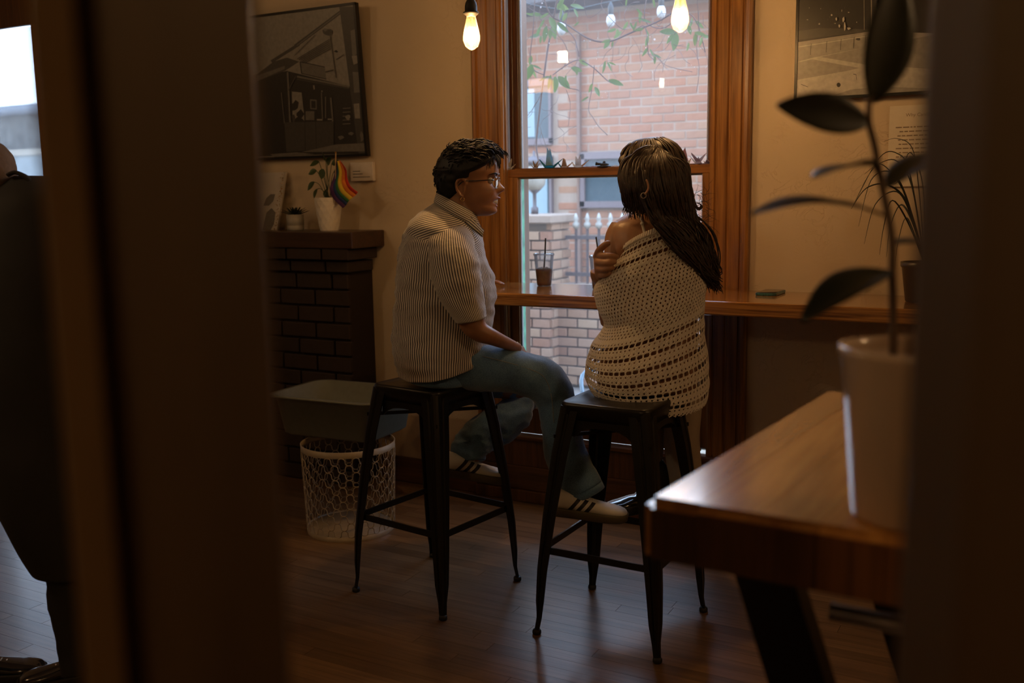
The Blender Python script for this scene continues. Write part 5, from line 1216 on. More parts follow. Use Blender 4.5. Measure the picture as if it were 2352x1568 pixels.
# face
for sg in (1, -1):
    bm = bmesh.new(); ball(bm, HA @ Vector((.0645, .031*sg, .0135)), .0125, 14, 10); e_ = mpart('eye', bm, M_eye, pA)
    bm = bmesh.new(); ball(bm, HA @ Vector((.0720, .0305*sg, .0125)), .0068, 12, 8); sub('iris', bm, M_iris, e_)
    bm = bmesh.new(); tube(bm, cr([tuple(HA @ head_pt(z, a_, .0016)) for z, a_ in ((.031, .14*sg), (.036, .30*sg), (.037, .50*sg), (.031, .70*sg))], 4), [.0016, .0026, .003, .003, .003, .003, .0028, .0026, .0022, .002, .0015, .0012, .001], 6); mpart('eyebrow', bm, M_hairk, pA)
    bm = bmesh.new(); tube(bm, cr([tuple(HA @ Vector((.0775-.012*u*u+(.001), (.0305+.013*u)*sg, .0190-.004*u*u))) for u in (-1, -.5, 0, .5, 1)], 3), .0016, 6); mpart('eyelid', bm, M_hairk, pA)
bm = bmesh.new(); 
for z, r_, dz in ((-.0420, .0030, 0), (-.0680, .0036, 0)):
    P = [HA @ Vector((head_pt(z, .0, 0).x+.0015-.55*abs(y)**1.55*22, y, z+(.010*(abs(y)/.026)**1.5 if z > -.05 else .016*(abs(y)/.026)**1.5))) for y in (-.026, -.018, -.009, 0, .009, .018, .026)]; q = cr([tuple(p) for p in P], 3); n_ = len(q)
    tube(bm, q, [r_*(.35+.65*math.sin(PI*i/(n_-1))) for i in range(n_)], 8)
mpart('lips', bm, M_lip, pA)['kind'] = 'stuff'
bm = bmesh.new()
for z0, z1 in ((-.0605, -.0465),):
    rows = []
    for i in range(9): y = -.020+.005*i; x = head_pt(-.053, 0, 0).x-.002-.3*abs(y)**1.55*22; rows.append([HA @ Vector((x+.0170, y, z0+.010*(abs(y)/.026)**1.5)), HA @ Vector((x+.0170, y, z1+.010*(abs(y)/.026)**1.5)), HA @ Vector((x-.004, y, z1)), HA @ Vector((x-.004, y, z0))])
    loft(bm, rows)
mpart('teeth', bm, M_tooth, pA)
# hair: cap with tufts
def coverA(z, a, p):
    f = math.degrees(abs((a+PI) % (2*PI)-PI))            # 0 = front
    edge = 20 + 62*max(0, min(1, (.088-z)/.05)) + 24*max(0, min(1, (.022-z)/.016)) + 22*max(0, min(1, (-.020-z)/.03))
    t = max(0, min(1, (f-edge)/14+.5)); t = t*t*(3-2*t)
    th = .016+.010*max(0, (z-.02)/.09)+.004*nz(p, 45) + (.006 if f > 120 and z < .05 else 0)
    return -.012+(th+.012)*t
bm = bmesh.new(); hair_cap(bm, HA, coverA, zlo=-.090); hA = mpart('hair', bm, M_hairk, pA)
bm = bmesh.new(); rh = random.Random(21)
for i in range(900):
    a = rh.gauss(0, 1.0) if i < 300 else rh.uniform(0, 6.28); z = rh.uniform(.060, .117) if i < 420 else rh.uniform(-.08, .10)
    fr = math.degrees(abs((a+PI) % (2*PI)-PI))
    if z < .085 and fr < 55+30*(.085-z)/.03: z = rh.uniform(.088, .117)
    o_ = coverA(z, a, head_pt(z, a, 0, False))
    if o_ < .004: continue
    p = HA @ head_pt(z, a, o_-.003, False); out = (p-HA @ Vector((0, 0, .01))).normalized(); fwd = (HA.to_3x3() @ Vector((1, 0, 0))).normalized()
    fl = (fwd*(.9 if z > .06 else -.2) - UP*(.45 if z < .06 else -.05)); ln_ = rh.uniform(.022, .045) if z > .06 else rh.uniform(.012, .02)
    q = [p, p+out*ln_*.30+fl*ln_*.3, p+out*ln_*.28+fl*ln_*.75-UP*ln_*.05, p+out*ln_*.05+fl*ln_*1.1-UP*ln_*.25]
    curveseg(bm, q, rh.uniform(.0018, .0038), 5, 3)
for i in range(90):                                        # short spikes standing up on top
    a = rh.gauss(0, 1.1); z = rh.uniform(.095, .118); p = HA @ head_pt(z, a, .020, False); out = (p-HA @ Vector((-.01, 0, .02))).normalized(); ln_ = rh.uniform(.012, .026); curveseg(bm, [p, p+out*ln_*.6+HR*rh.uniform(-.004, .008), p+out*ln_+HR*rh.uniform(-.002, .016)], .0022, 5, 3)
for i in range(26):                                        # fringe over the forehead
    a = rh.uniform(-.75, .75); p = HA @ head_pt(.098, a, .012, False); tip = HA @ head_pt(rh.uniform(.050, .068), a*1.05+rh.uniform(-.1, .1), .010, False); curveseg(bm, [p, p.lerp(tip, .5)+(HA.to_3x3() @ Vector((.008, 0, .004))), tip], rh.uniform(.003, .005), 5, 4)
o = sub('hair_tufts', bm, M_hairk, hA); o['kind'] = 'stuff'
# glasses
M_lens = mat_glass('spectacle_lens', (.92, .93, .95), 1.6, .02)
gl = []
M_gf = plain('thin_gunmetal_frame', (.10, .09, .09), .25, .9)
bm = bmesh.new()
def LP(sg, a): return HA @ Vector((.0905-.30*abs(.031+.0)*0 - .012*((abs(.0325+.0215*math.cos(a)))/.05)**2, (.0325+.0215*math.cos(a))*sg, .008+.0185*math.sin(a)*(1-.08*math.cos(a))))
for sg in (1, -1): tube(bm, cr([tuple(LP(sg, 2*PI*i/14)) for i in range(14)], 3, True)+[tuple(LP(sg, 0))], .0011, 6)
tube(bm, cr([tuple(HA @ Vector(v)) for v in ((.089, .011, .013), (.093, .005, .016), (.0935, 0, .0165), (.093, -.005, .016), (.089, -.011, .013))], 3), .0011, 6)
gf = mpart('glasses_frame', bm, M_gf, pA)
for sg in (1, -1):
    bm = bmesh.new(); c_ = bm.verts.new(HA @ Vector((.0875, .0325*sg, .008))); vs = [bm.verts.new(LP(sg, 2*PI*i/28)) for i in range(28)]
    for i in range(28): bm.faces.new((c_, vs[i], vs[(i+1) % 28]))
    sub('lens', bm, M_lens, gf)
    bm = bmesh.new(); tube(bm, cr([tuple(HA @ Vector(v)) for v in ((.082, .054*sg, .014), (.070, .068*sg, .015), (.03, .0755*sg, .012), (-.012, .0785*sg, .010), (-.030, .078*sg, -.004))], 4), .0012, 6, flat=1.8); sub('temple_arm', bm, M_gf, gf)
bm = bmesh.new(); c_ = HA @ Vector((-.016, -.080, -.047)); tube(bm, [c_+(HR*math.cos(t)+UP*math.sin(t))*.0062 for t in (2*PI*i/16 for i in range(17))], .0011, 6); mpart('hoop_earring', bm, M_gold, pA)
# shirt
def wrS(p, i, j): return .013*nz(p, 7, 1.0)+.008*nz((p.x*1.0, p.y*1.0, p.z*2.6), 14, 3.0) + .006*nz((p.x*3, p.y*3, p.z*.8), 6, 5.0)*max(0, i-.35)
bm = bmesh.new()
body(bm, [(1006, 452, 1086, 498, 3.48, .062, .0), (985, 466, 1104, 528, 3.48, .10), (955, 495, 1110, 556, 3.48, .165), (930, 538, 1117, 585, 3.48, .195), (911, 600, 1130, 622, 3.48, .20), (902, 665, 1138, 668, 3.48, .195), (900, 730, 1138, 708, 3.48, .185), (903, 785, 1130, 750, 3.48, .185, -.01), (908, 828, 1124, 790, 3.48, .19, -.02), (913, 852, 1120, 812, 3.48, .195, -.028)], 8, 110, 1.0, False, 1.0, wrS)
for f in bm.faces: 
    c_ = f.calc_center_median(); f.material_index = 0
uvl = bm.loops.layers.uv.verify()
for f in bm.faces:
    if max(l[uvl].uv.y for l in f.loops) < .135: f.material_index = 1
shirt = mpart('shirt', bm, [M_strU, M_strV], pA); mod(shirt, 'SOLIDIFY', thickness=.0016, offset=-1)
def wrL(p, i, j): return .006*nz(p, 10, 2.0)+.005*nz((p.x, p.y, p.z*2), 22, 8.0)
bm = bmesh.new(); body(bm, [(1006, 506, 1058, 512, 3.40, .025), (988, 528, 1080, 536, 3.36, .060), (977, 570, 1096, 578, 3.33, .082), (986, 630, 1107, 636, 3.31, .082), (1012, 690, 1113, 690, 3.30, .076), (1048, 741, 1117, 727, 3.30, .070)], 7, 64, 1.0, False, 1.0, wrL); slv = sub('sleeve', bm, M_strS, shirt); mod(slv, 'SOLIDIFY', thickness=.0016, offset=-1)
bm = bmesh.new(); body(bm, [(1030, 540, 1085, 530, 3.60, .05), (1050, 600, 1105, 590, 3.68, .06), (1075, 648, 1116, 635, 3.76, .06)], 5, 40, 1.0, False, 1.0, wrL); sub('sleeve', bm, M_strS, shirt)
bm = bmesh.new(); S_ = [ring(*t, M=44) for t in ((1007, 462, 1088, 506, 3.47, .066, .004), (1003, 447, 1090, 492, 3.47, .064, .006), (1002, 443, 1092, 490, 3.47, .066, .006), (998, 455, 1100, 510, 3.47, .078, .000), (996, 462, 1104, 520, 3.47, .086, -.006))]
loft(bm, S_, False, ([0, .03, .034, .07, .09], 1.0)); o = sub('collar', bm, stripes('striped_collar', 'V', 118.0, 0.0), shirt); mod(o, 'SOLIDIFY', thickness=.002)
bm = bmesh.new()
A_, B_, C2, D_ = pd(1082, 498, 3.415), pd(1112, 528, 3.40), pd(1108, 545, 3.40), pd(1068, 512, 3.39)
for n_, pts in enumerate(([A_, B_, C2, D_], [pd(1086, 496, 3.50), pd(1098, 508, 3.53), pd(1104, 522, 3.50), pd(1092, 512, 3.48)])):
    f = poly(bm, pts); 
    uv = bm.loops.layers.uv.verify()
    for l, t_ in zip(f.loops, ((0, 0), (0, .05), (.03, .05), (.03, 0))): l[uv].uv = t_
o = sub('collar_point', bm, stripes('striped_collar_tip', 'U', 118.0), shirt); mod(o, 'SOLIDIFY', thickness=.002); o['kind'] = 'stuff'
# jeans
def wrJ(p, i, j): return .007*nz(p, 9, 4.0)+.005*nz((p.x*2, p.y*2, p.z), 16, 6.0)+.002*nz(p, 50, 2)
def wrJ2(p, i, j): return .016*nz(p, 13, 9.0)*min(1, i*2)+.009*nz((p.x, p.y, p.z*2), 26, 6.0)
bm = bmesh.new(); body(bm, [(925, 790, 1085, 790, 3.50, .15), (918, 830, 1090, 820, 3.50, .165), (925, 862, 1090, 872, 3.50, .17), (960, 872, 1060, 876, 3.50, .13)], 4, 40)
limb(bm, [(985, 822, 3.47, 50), (1050, 838, 3.44, 55), (1120, 846, 3.42, 54), (1195, 858, 3.42, 52), (1250, 880, 3.42, 50), (1277, 918, 3.43, 46), (1286, 970, 3.42, 46), (1296, 1030, 3.41, 48), (1318, 1085, 3.40, 48), (1342, 1128, 3.39, 46)], 8, 40, wrJ)
jn = mpart('jeans', bm, M_denim, pA)
bm = bmesh.new(); limb(bm, [(1000, 830, 3.62, 44), (1100, 858, 3.70, 46), (1185, 885, 3.75, 42), (1198, 915, 3.76, 38), (1172, 952, 3.73, 42), (1128, 985, 3.70, 44), (1095, 1010, 3.68, 46), (1082, 1035, 3.67, 42), (1084, 1060, 3.66, 34)], 9, 44, wrJ2); sub('trouser_leg', bm, M_denim, jn)
M_thread = plain('pale_denim_thread', (.22, .22, .20), .8)
def seam(pts, r_=.0011):
    bm = bmesh.new(); tube(bm, cr([tuple(pd(*p)) for p in pts], 6), r_, 5); sub('seam', bm, M_thread, jn)
seam([(1108, 818, 3.345), (1150, 828, 3.340), (1200, 842, 3.340), (1240, 858, 3.345), (1258, 880, 3.345), (1268, 920, 3.355), (1272, 970, 3.350)])
seam([(1012, 852, 3.40), (1045, 868, 3.375), (1062, 876, 3.385)])
bm = bmesh.new(); limb(bm, [(1339, 1122, 3.39, 47.5), (1346, 1137, 3.39, 47)], 2, 40, None, False); o = sub('hem', bm, M_denim, jn); mod(o, 'SOLIDIFY', thickness=.003)
shoe(pA, 'sneaker', shoeM(1333, 1184, 3.36, -12, 4), M_shoew, M_gum)
shoe(pA, 'sneaker', shoeM(1066, 1094, 3.64, 6, 11), M_shoew, M_gum)
bm = bmesh.new(); tube(bm, [pd(1186, 798, 3.41)+(HF*math.cos(t)+UP*math.sin(t)+HR*.25*math.sin(t))*.0205 for t in (2*PI*i/20 for i in range(21))], .0008, 5); mpart('bracelet', bm, M_gold, pA)

# ------------------------------------------------------------------ person in the crochet shawl
pB = thing('person', 'seated person with long dark wavy hair wrapped in cream crochet shawl', 'person', (cR.x, cR.y, 0))
fB = (-HR*math.cos(R(27))+HF*math.sin(R(27))-UP*.16); HB = headmatrix(1494, 418, 3.33, fB, UP-HR*.06, 1.03)
bm = bmesh.new(); head_mesh(bm, HB, .2); ear(bm, HB, -1, -.012, -.012); ear(bm, HB, 1, -.012, -.012)
limb(bm, [(1497, 420, 3.33, 36), (1496, 470, 3.33, 36), (1498, 495, 3.33, 42), (1502, 530, 3.33, 60)])
body(bm, [(1452, 486, 1545, 490, 3.33, .060, .0), (1428, 498, 1570, 505, 3.33, .085), (1402, 520, 1596, 532, 3.33, .105), (1398, 560, 1606, 575, 3.33, .115), (1412, 620, 1600, 625, 3.33, .12), (1420, 700, 1596, 700, 3.33, .11), (1400, 780, 1600, 780, 3.32, .13), (1375, 840, 1605, 840, 3.30, .15), (1372, 885, 1600, 890, 3.30, .15)])
limb(bm, [(1430, 525, 3.33, 30), (1418, 548, 3.325, 29), (1414, 585, 3.32, 27), (1404, 640, 3.33, 25), (1395, 700, 3.35, 22), (1398, 740, 3.40, 19)])
limb(bm, [(1590, 545, 3.36, 28), (1592, 620, 3.42, 26), (1580, 690, 3.50, 22), (1480, 690, 3.62, 18), (1400, 665, 3.50, 15), (1372, 640, 3.35, 13), (1369, 622, 3.32, 13)])
# the hand that grips the upper arm: back of the hand, four wrapping fingers, thumb on top
def hp_(x, y, d): return tuple(pd(x, y, d))
body(bm, [(1366, 584, 1384, 574, 3.29, .014), (1363, 596, 1388, 590, 3.28, .018), (1364, 612, 1388, 610, 3.28, .019), (1366, 628, 1386, 630, 3.285, .017), (1370, 642, 1382, 642, 3.30, .014)], 4, 18)
for pts in ([(1374, 586, 3.275, 8), (1388, 588, 3.245, 8.6), (1402, 588, 3.228, 8), (1413, 589, 3.225, 6.8), (1419, 590, 3.235, 4.5)], [(1372, 602, 3.272, 8.2), (1388, 604, 3.240, 8.6), (1400, 603, 3.225, 8.2), (1409, 602, 3.225, 6.6), (1414, 602, 3.235, 4.4)],
            [(1373, 617, 3.275, 7.8), (1387, 619, 3.245, 8), (1397, 617, 3.232, 7.6), (1404, 615, 3.232, 6.2), (1409, 614, 3.242, 4.2)], [(1375, 630, 3.282, 6.8), (1386, 632, 3.258, 7), (1394, 630, 3.248, 6.6), (1400, 627, 3.248, 5.4), (1404, 625, 3.258, 3.8)],
            [(1370, 592, 3.285, 9.5), (1375, 577, 3.268, 8.6), (1385, 566, 3.250, 8.2), (1395, 559, 3.240, 7.4), (1402, 558, 3.240, 5)]):
    limb(bm, pts, 4, 10)
bB = mpart('body', bm, M_skin2, pB); finish_body(bB, .0030, 2)
bm = bmesh.new(); q = cr([hp_(1376+8*math.cos(t)*.0+(0), 586, 3.27) for t in (0,)]*2, 1) if False else None
c_ = pd(1380, 587, 3.262); tube(bm, [c_+(UP*math.cos(t)+HF*math.sin(t))*.0132 for t in (2*PI*i/20 for i in range(21))], .0013, 6); mpart('ring', bm, M_gold, pB)
bm = bmesh.new(); c_ = pd(1478, 449, 3.145); tube(bm, [c_+(HR*math.cos(t)+UP*math.sin(t))*.0085 for t in (2*PI*i/18 for i in range(19))], .0013, 6); mpart('hoop_earring', bm, M_silver, pB)
bm = bmesh.new(); q = cr([hp_(x, y, 3.150) for x, y in ((1484, 412), (1488, 422), (1489, 432), (1485, 441), (1480, 447))], 4); tube(bm, q, [.0015]+[.0032]*(len(q)-2)+[.001], 8); mpart('ear', bm, M_skin2, pB)
# cami strap with a knot
M_cloth = plain('cream_cotton', (.62, .58, .50), .85)
bm = bmesh.new(); q = cr([hp_(x, y, d) for x, y, d in ((1458, 492, 3.31), (1466, 494, 3.25), (1472, 502, 3.235), (1475, 512, 3.228))], 4); tube(bm, q, .006, 8, flat=.3, updir=-HF); mpart('camisole_strap', bm, M_cloth, pB)
bm = bmesh.new(); ball(bm, pd(1475, 513, 3.226), .0075, 8, 6, s=(1, .7, .8)); q = cr([hp_(x, y, d) for x, y, d in ((1475, 514, 3.228), (1479, 528, 3.222), (1482, 545, 3.215))], 4); tube(bm, q, [.004+.0022*i/8 for i in range(len(q))], 8, flat=.35, updir=-HF); mpart('camisole_strap', bm, M_cloth, pB)
# shawl: a real net, with holes left open between the rows
Lt = [(570, 1424), (583, 1418), (600, 1408), (620, 1397), (640, 1378), (660, 1367), (700, 1370), (728, 1382), (750, 1392), (770, 1378), (790, 1361), (835, 1347), (868, 1344), (884, 1352), (900, 1366)]
Rt = [(515, 1588), (520, 1590), (545, 1602), (570, 1609), (595, 1620), (630, 1624), (665, 1623), (725, 1614), (784, 1617), (818, 1626), (860, 1626), (890, 1624), (912, 1617)]
secs = []
for yl, yr, rd, bu, d in ((583, 520, .118, .050, 3.33), (608, 538, .128, .042, 3.33), (634, 558, .138, .032, 3.33), (660, 580, .146, .022, 3.33), (688, 603, .150, .012, 3.33), (716, 628, .150, .004, 3.33), (744, 655, .148, -.004, 3.325), (770, 682, .150, -.010, 3.32), (795, 710, .155, -.016, 3.31), (818, 740, .164, -.022, 3.30), (838, 772, .174, -.030, 3.29), (856, 806, .182, -.038, 3.29), (870, 842, .186, -.044, 3.29), (880, 876, .186, -.050, 3.29), (884, 904, .186, -.054, 3.29)):
    secs.append((lerp_tab(Lt, yl), yl, lerp_tab(Rt, yr), yr, d, rd, bu))
S_ = cr([tuple(s)+(0, 0) for s in secs], 8); NR = len(S_); NU = 232
rings = [ring(*s, M=NU, e=.96) for s in S_]
for i, r_ in enumerate(rings):
    c_ = sum(r_, Vector())/NU
    for j in range(NU):
        v = r_[j]-c_; v.normalize(); sd = 4.0; r_[j] = r_[j]+v*(.007*nz(r_[j], 8, sd)+.004*nz((r_[j].x*.5, r_[j].y*.5, r_[j].z*2.5), 12, 2.0)+.0012*math.sin(i*PI))
bm = bmesh.new(); V = [[bm.verts.new(p) for p in r_] for r_ in rings]; rk = random.Random(4)
uv = bm.loops.layers.uv.verify()
for i in range(NR-1):
    row = i-5; big = small = False; mid = .20 < i/NR < .52
    if row >= 0:
        ph = row % 8
        big = ph in (2, 3) and not mid; small = ph in (0, 5)
        if mid: small = ph in (0, 2, 4, 6)
        if 6 < row < 14: big = ph in (2, 3)
    for j in range(NU):
        k = (j+1) % NU; jj = j + (row//8)*2
        if big and jj % 4 != 0: continue
        if small and (jj + (ph//2)) % 3 == 1: continue
        if i == NR-3 and j % 3 == 1: continue
        f = bm.faces.new((V[i][j], V[i][k], V[i+1][k], V[i+1][j])); f.smooth = True
        for lp, (a, b_) in zip(f.loops, ((i, j), (i, j+1), (i+1, j+1), (i+1, j))): lp[uv].uv = (b_/NU, a/NR)
for v in list(bm.verts):
    if not v.link_faces: bm.verts.remove(v)
M_knit, nt, b = newmat('cream_crochet_yarn'); t = nt.nodes.new('ShaderNodeUVMap'); mp_ = nt.nodes.new('ShaderNodeMapping'); mp_.inputs['Scale'].default_value = (NU*1.0, NR*1.0, 1); L(nt, t.outputs[0], mp_.inputs[0])
w1 = N(nt, 'ShaderNodeTexWave', Scale=.55, Distortion=2.0); w1.bands_direction = 'DIAGONAL'; L(nt, mp_.outputs[0], w1.inputs['Vector']); n1 = N(nt, 'ShaderNodeTexNoise', Scale=1.3, Detail=3.0); L(nt, mp_.outputs[0], n1.inputs['Vector'])
h_ = mix(nt, .5, w1.outputs['Color'], n1.outputs['Color']); bump(nt, b, h_, .7, .004)
L(nt, ramp(nt, n1.outputs['Fac'], [(.3, (.68, .62, .54)), (.7, (.86, .81, .73))]), b.inputs['Base Color']); b.inputs['Roughness'].default_value = .9; b.inputs['Sheen Weight'].default_value = .3
me = bpy.data.meshes.new('shawl'); bm.normal_update(); bm.to_mesh(me); bm.free(); shl = keep(link('shawl', me, M_knit, None, True), pB)
mod(shl, 'SOLIDIFY', thickness=.0026, offset=0); mod(shl, 'SUBSURF', levels=1, render_levels=1)
bm = bmesh.new(); rb = [ring(*s, M=NU*2, e=.96) for s in (S_[0], S_[1], S_[2], S_[3], S_[4])]
for i, r_ in enumerate(rb):
    c_ = sum(r_, Vector())/len(r_)
    for j in range(len(r_)): v = r_[j]-c_; v.normalize(); r_[j] = r_[j]+v*(.004+.0022*math.sin(j*PI*.5)+.007*nz(r_[j], 8, 4.0)+.004*nz((r_[j].x*.5, r_[j].y*.5, r_[j].z*2.5), 12, 2.0))
loft(bm, rb, False); o = keep(obj('ribbed_neckband', bm, M_knit, None, True), pB); mod(o, 'SOLIDIFY', thickness=.004, offset=0)
# hair
def coverB(z, a, p):
    f = math.degrees(((a+PI) % (2*PI)-PI))                 # positive = the person's left, which faces the room
    af = abs(f); edge = 38 + 34*max(0, min(1, (.075-z)/.06))
    t = max(0, min(1, (af-edge)/16+.5)); t = t*t*(3-2*t); th = .020+.010*max(0, z/.1)+.004*nz(p, 30)
    if 78 < f < 104 and -.05 < z < .012: th -= .022*g(f-90, 12)*g(z+.018, .03)
    return -.012+(th+.012)*t
bm = bmesh.new(); hair_cap(bm, HB, coverB, zlo=-.098); hB = mpart('hair', bm, M_hairb, pB)
bm = bmesh.new(); rh = random.Random(8)
def H(x, y, d): return pd(x, y, d)
for i in range(300):                                     # long waves swept to the right
    u = rh.random(); v = rh.random()
    def dc(x, y): return 3.33-.150*math.sqrt(max(0, 1-((x-1502)/92)**2-((y-425)/105)**2*.8))
    s00 = (1497+40*u+rh.uniform(-6, 6), 342+20*abs(u-.3)+rh.uniform(-4, 8)); s0 = (1462+118*u+rh.uniform(-5, 5), 385+rh.uniform(-10, 10)); s1 = (1468+122*u, 440+rh.uniform(-10, 10))
    s00 = s00+(dc(*s00)-.004,); s0 = s0+(dc(*s0)-.006-.012*v,); s1 = s1+(min(dc(*s1), 3.27)-.006-.012*v,); s2_ = (1490+105*u+8*v, 492+16*v, 3.180+.07*u)
    s3 = (1530+92*u+10*rh.uniform(-1, 1), 545+14*(v-.5)-10*u, 3.175+.09*u); s4 = (1574+66*u+rh.uniform(-6, 6), 588+rh.uniform(-14, 14), 3.19+.09*u)
    s5 = (1612+34*u+rh.uniform(-6, 8), 628+rh.uniform(-10, 12), 3.23+.07*u); s6 = (1622+34*rh.random(), 645+rh.uniform(-10, 25), 3.25+.07*u)
    ph = rh.uniform(0, 6.28); am = rh.uniform(3, 13); P = []
    Q = [s00, s0, s1, s2_, s3, s4] + ([s5] if rh.random() < .8 else []) + ([s6] if rh.random() < .5 else [])
    q = cr(Q, 4)
    for k, (x, y, d) in enumerate(q): w = am*max(0, min(1, (k-6)/8))*math.sin(ph+k*.8); P.append(H(x+w*.8, y+w*.6, d+.0015*w))
    m_ = len(P); tube(bm, P, [rh.uniform(.9, 1.1)*.0058*(1-.75*(k_/(m_-1))**2) for k_ in range(m_)], 5, flat=.6)
for i in range(60):                                      # over the crown towards the back
    a = rh.uniform(.8, 5.5); P = [HB @ head_pt(z, a+rh.uniform(-.1, .1), coverB(z, a, Vector((0, 0, 0)))+.002, False) for z in (.112, .09, .055, .01, -.04)]; curveseg(bm, P, .0045, 5, 3, .5)
for i in range(110):                                      # locks falling over the side of the face
    u = rh.random(); x = 1422+62*u; P = [H(1490+14*u+rh.uniform(-5, 5), 338+rh.uniform(-3, 6), dc(1495, 345)), H(1460+36*u+rh.uniform(-4, 4), 350+rh.uniform(-3, 8), dc(1465+36*u, 352)-.006), H(1432+56*u+rh.uniform(-4, 4), 374+rh.uniform(-6, 6), dc(1437+50*u, 376)-.006), H(x-2, 402, min(3.27, dc(x+4, 402))-.012), H(x+4-6*u, 440+rh.uniform(-4, 4), min(3.26, dc(x+6, 440))-.014), H(x+12-10*u+rh.uniform(-4, 4), 468, 3.255-.06*u), H(x+16-8*u+rh.uniform(-10, 8), 484+rh.uniform(-10, 22), 3.26-.05*u)]; curveseg(bm, P, .0050, 5, 4)
for k, pts in enumerate(([(1500, 470), (1506, 492), (1520, 506), (1545, 512), (1565, 528)], [(1490, 476), (1498, 500), (1508, 512), (1524, 510), (1526, 498), (1514, 492)], [(1582, 420), (1590, 440), (1594, 455), (1586, 462)], [(1588, 440), (1596, 470), (1606, 480), (1612, 472), (1602, 466)],
    [(1530, 500), (1545, 530), (1562, 548), (1590, 556)], [(1575, 500), (1600, 520), (1625, 545), (1640, 580), (1645, 620)], [(1580, 490), (1612, 505), (1640, 540), (1652, 590), (1648, 640), (1656, 660)], [(1600, 600), (1625, 640), (1640, 655), (1658, 662)])):
    for m_ in range(5): curveseg(bm, [H(x+rh.uniform(-3, 3), y+rh.uniform(-3, 3), 3.205+.0006*(x-1500)) for x, y in pts], .003, 5, 5)
for i in range(40):                                      # flyaway strands
    x, y = rh.uniform(1570, 1625), rh.uniform(440, 520); a = rh.uniform(-.5, .8); P = [H(x, y, 3.25)]
    for k in range(4): a += rh.uniform(-1, 1); x += 10*math.cos(a); y += 10*math.sin(a); P.append(H(x, y, 3.25))
    curveseg(bm, P, .0007, 4, 3)
o = sub('hair_locks', bm, M_hairb, hB); o['kind'] = 'stuff'
# trousers and boots
M_beige = plain('beige_trouser_cloth', (.34, .27, .20), .85, bmp=.2, sc=14, var=.12)
def wrP(p, i, j): return .016*nz((p.x*2.4, p.y*2.4, p.z*.5), 10, 7.0)
bm = bmesh.new(); body(bm, [(1395, 850, 1600, 850, 3.31, .15), (1385, 885, 1602, 890, 3.32, .15), (1420, 900, 1600, 905, 3.36, .13)], 4, 40)
body(bm, [(1500, 880, 1604, 880, 3.40, .09), (1518, 930, 1606, 930, 3.42, .085), (1526, 980, 1605, 980, 3.43, .08), (1534, 1040, 1607, 1035, 3.44, .08), (1540, 1100, 1610, 1090, 3.45, .08), (1545, 1160, 1614, 1150, 3.46, .08)], 6, 60, 1.0, True, None, wrP)
body(bm, [(1455, 890, 1535, 890, 3.42, .08), (1462, 960, 1530, 960, 3.50, .06), (1465, 1040, 1522, 1040, 3.52, .055), (1462, 1085, 1515, 1085, 3.52, .05)], 6, 40, 1.0, True, None, wrP)
mpart('trousers', bm, M_beige, pB)
shoe(pB, 'boot', shoeM(1478, 1168, 3.50, 200, 2, .95), M_boot, M_dark, False, .09, .006)
shoe(pB, 'boot', shoeM(1565, 1215, 3.52, 215, 2, .95), M_boot, M_dark, False, .09, .006)

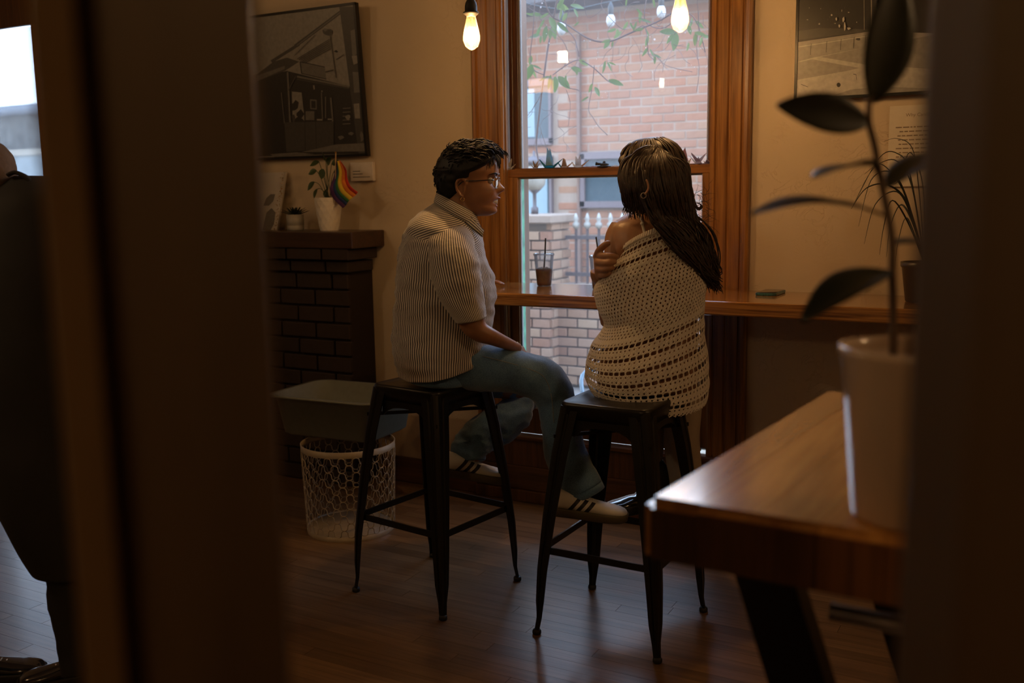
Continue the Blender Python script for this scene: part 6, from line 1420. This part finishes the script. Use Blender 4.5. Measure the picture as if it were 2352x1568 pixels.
# ------------------------------------------------------------------ person at the far left, dark clothes
pC = thing('person', 'person in loose black clothes standing at the far left, seen from behind', 'person', (pz(120, 1560, 0).x, pz(120, 1560, 0).y, 0))
M_blackc = plain('black_cloth', (.014, .013, .012), .85, bmp=.2, sc=20); M_cap = plain('brown_knit_cap', (.16, .11, .075), .85, bmp=.4, sc=90)
HC = headmatrix(-48, 420, 2.8, -HR*.8+HF*.5, UP, 1.0)
bm = bmesh.new(); head_mesh(bm, HC, .2); limb(bm, [(-40, 430, 2.8, 40), (-20, 480, 2.8, 45), (20, 540, 2.8, 80)])
body(bm, [(10, 470, 160, 470, 2.8, .09), (-10, 600, 200, 600, 2.8, .12), (-10, 900, 190, 900, 2.8, .12), (10, 1080, 200, 1080, 2.8, .11)])
limb(bm, [(110, 1080, 2.8, 60), (150, 1250, 2.8, 48), (185, 1400, 2.8, 38), (190, 1530, 2.8, 30)]); limb(bm, [(40, 1080, 2.8, 50), (-60, 1200, 2.78, 48), (-90, 1380, 2.75, 38), (-50, 1530, 2.75, 28)])
finish_body(mpart('body', bm, M_skin, pC), .006, 3)
bm = bmesh.new(); hair_cap(bm, HC, lambda z, a, p: .014+.003*nz(p, 40), zlo=-.02); mpart('knit_cap', bm, M_cap, pC)
bm = bmesh.new(); body(bm, [(40, 404, 120, 404, 2.8, .06), (20, 420, 170, 425, 2.8, .10), (-20, 470, 230, 480, 2.8, .15), (-50, 600, 262, 610, 2.8, .17), (-60, 760, 262, 760, 2.8, .17), (-50, 920, 255, 920, 2.8, .17), (-30, 1050, 255, 1060, 2.8, .17), (0, 1140, 255, 1150, 2.8, .16), (40, 1220, 258, 1230, 2.8, .14), (86, 1296, 262, 1306, 2.8, .12)], 6, 48, 1.0, True, None, lambda p, i, j: .010*nz(p, 7)); mpart('coat', bm, M_blackc, pC)
bm = bmesh.new(); limb(bm, [(170, 1200, 2.8, 62), (172, 1320, 2.8, 62), (178, 1420, 2.8, 56), (185, 1500, 2.8, 50), (190, 1540, 2.8, 46)], 6, 30, wrJ)
limb(bm, [(20, 1060, 2.8, 50), (-80, 1200, 2.78, 56), (-110, 1380, 2.75, 50), (-85, 1500, 2.75, 44)], 6, 30, wrJ); mpart('trousers', bm, M_blackc, pC)
bm = bmesh.new(); tube(bm, cr([hp_(x, y, 2.72) for x, y in ((18, 402), (34, 396), (52, 402), (66, 412), (80, 430))], 4), .012, 8, flat=.5); mpart('hood_edge', bm, M_blackc, pC)
fz = pz(150, 1560, 0)
def floorshoe(px_, q, yaw):
    p = pz(px_, q, 0.001); f = (HR*math.cos(R(yaw))+HF*math.sin(R(yaw))).normalized(); l = UP.cross(f); return Matrix.Translation(p) @ Matrix((f, l, UP)).transposed().to_4x4()
shoe(pC, 'shoe', floorshoe(178, 1560, 200), M_boot, M_dark, True); shoe(pC, 'shoe', floorshoe(-25, 1560, 10), M_boot, M_dark, True)
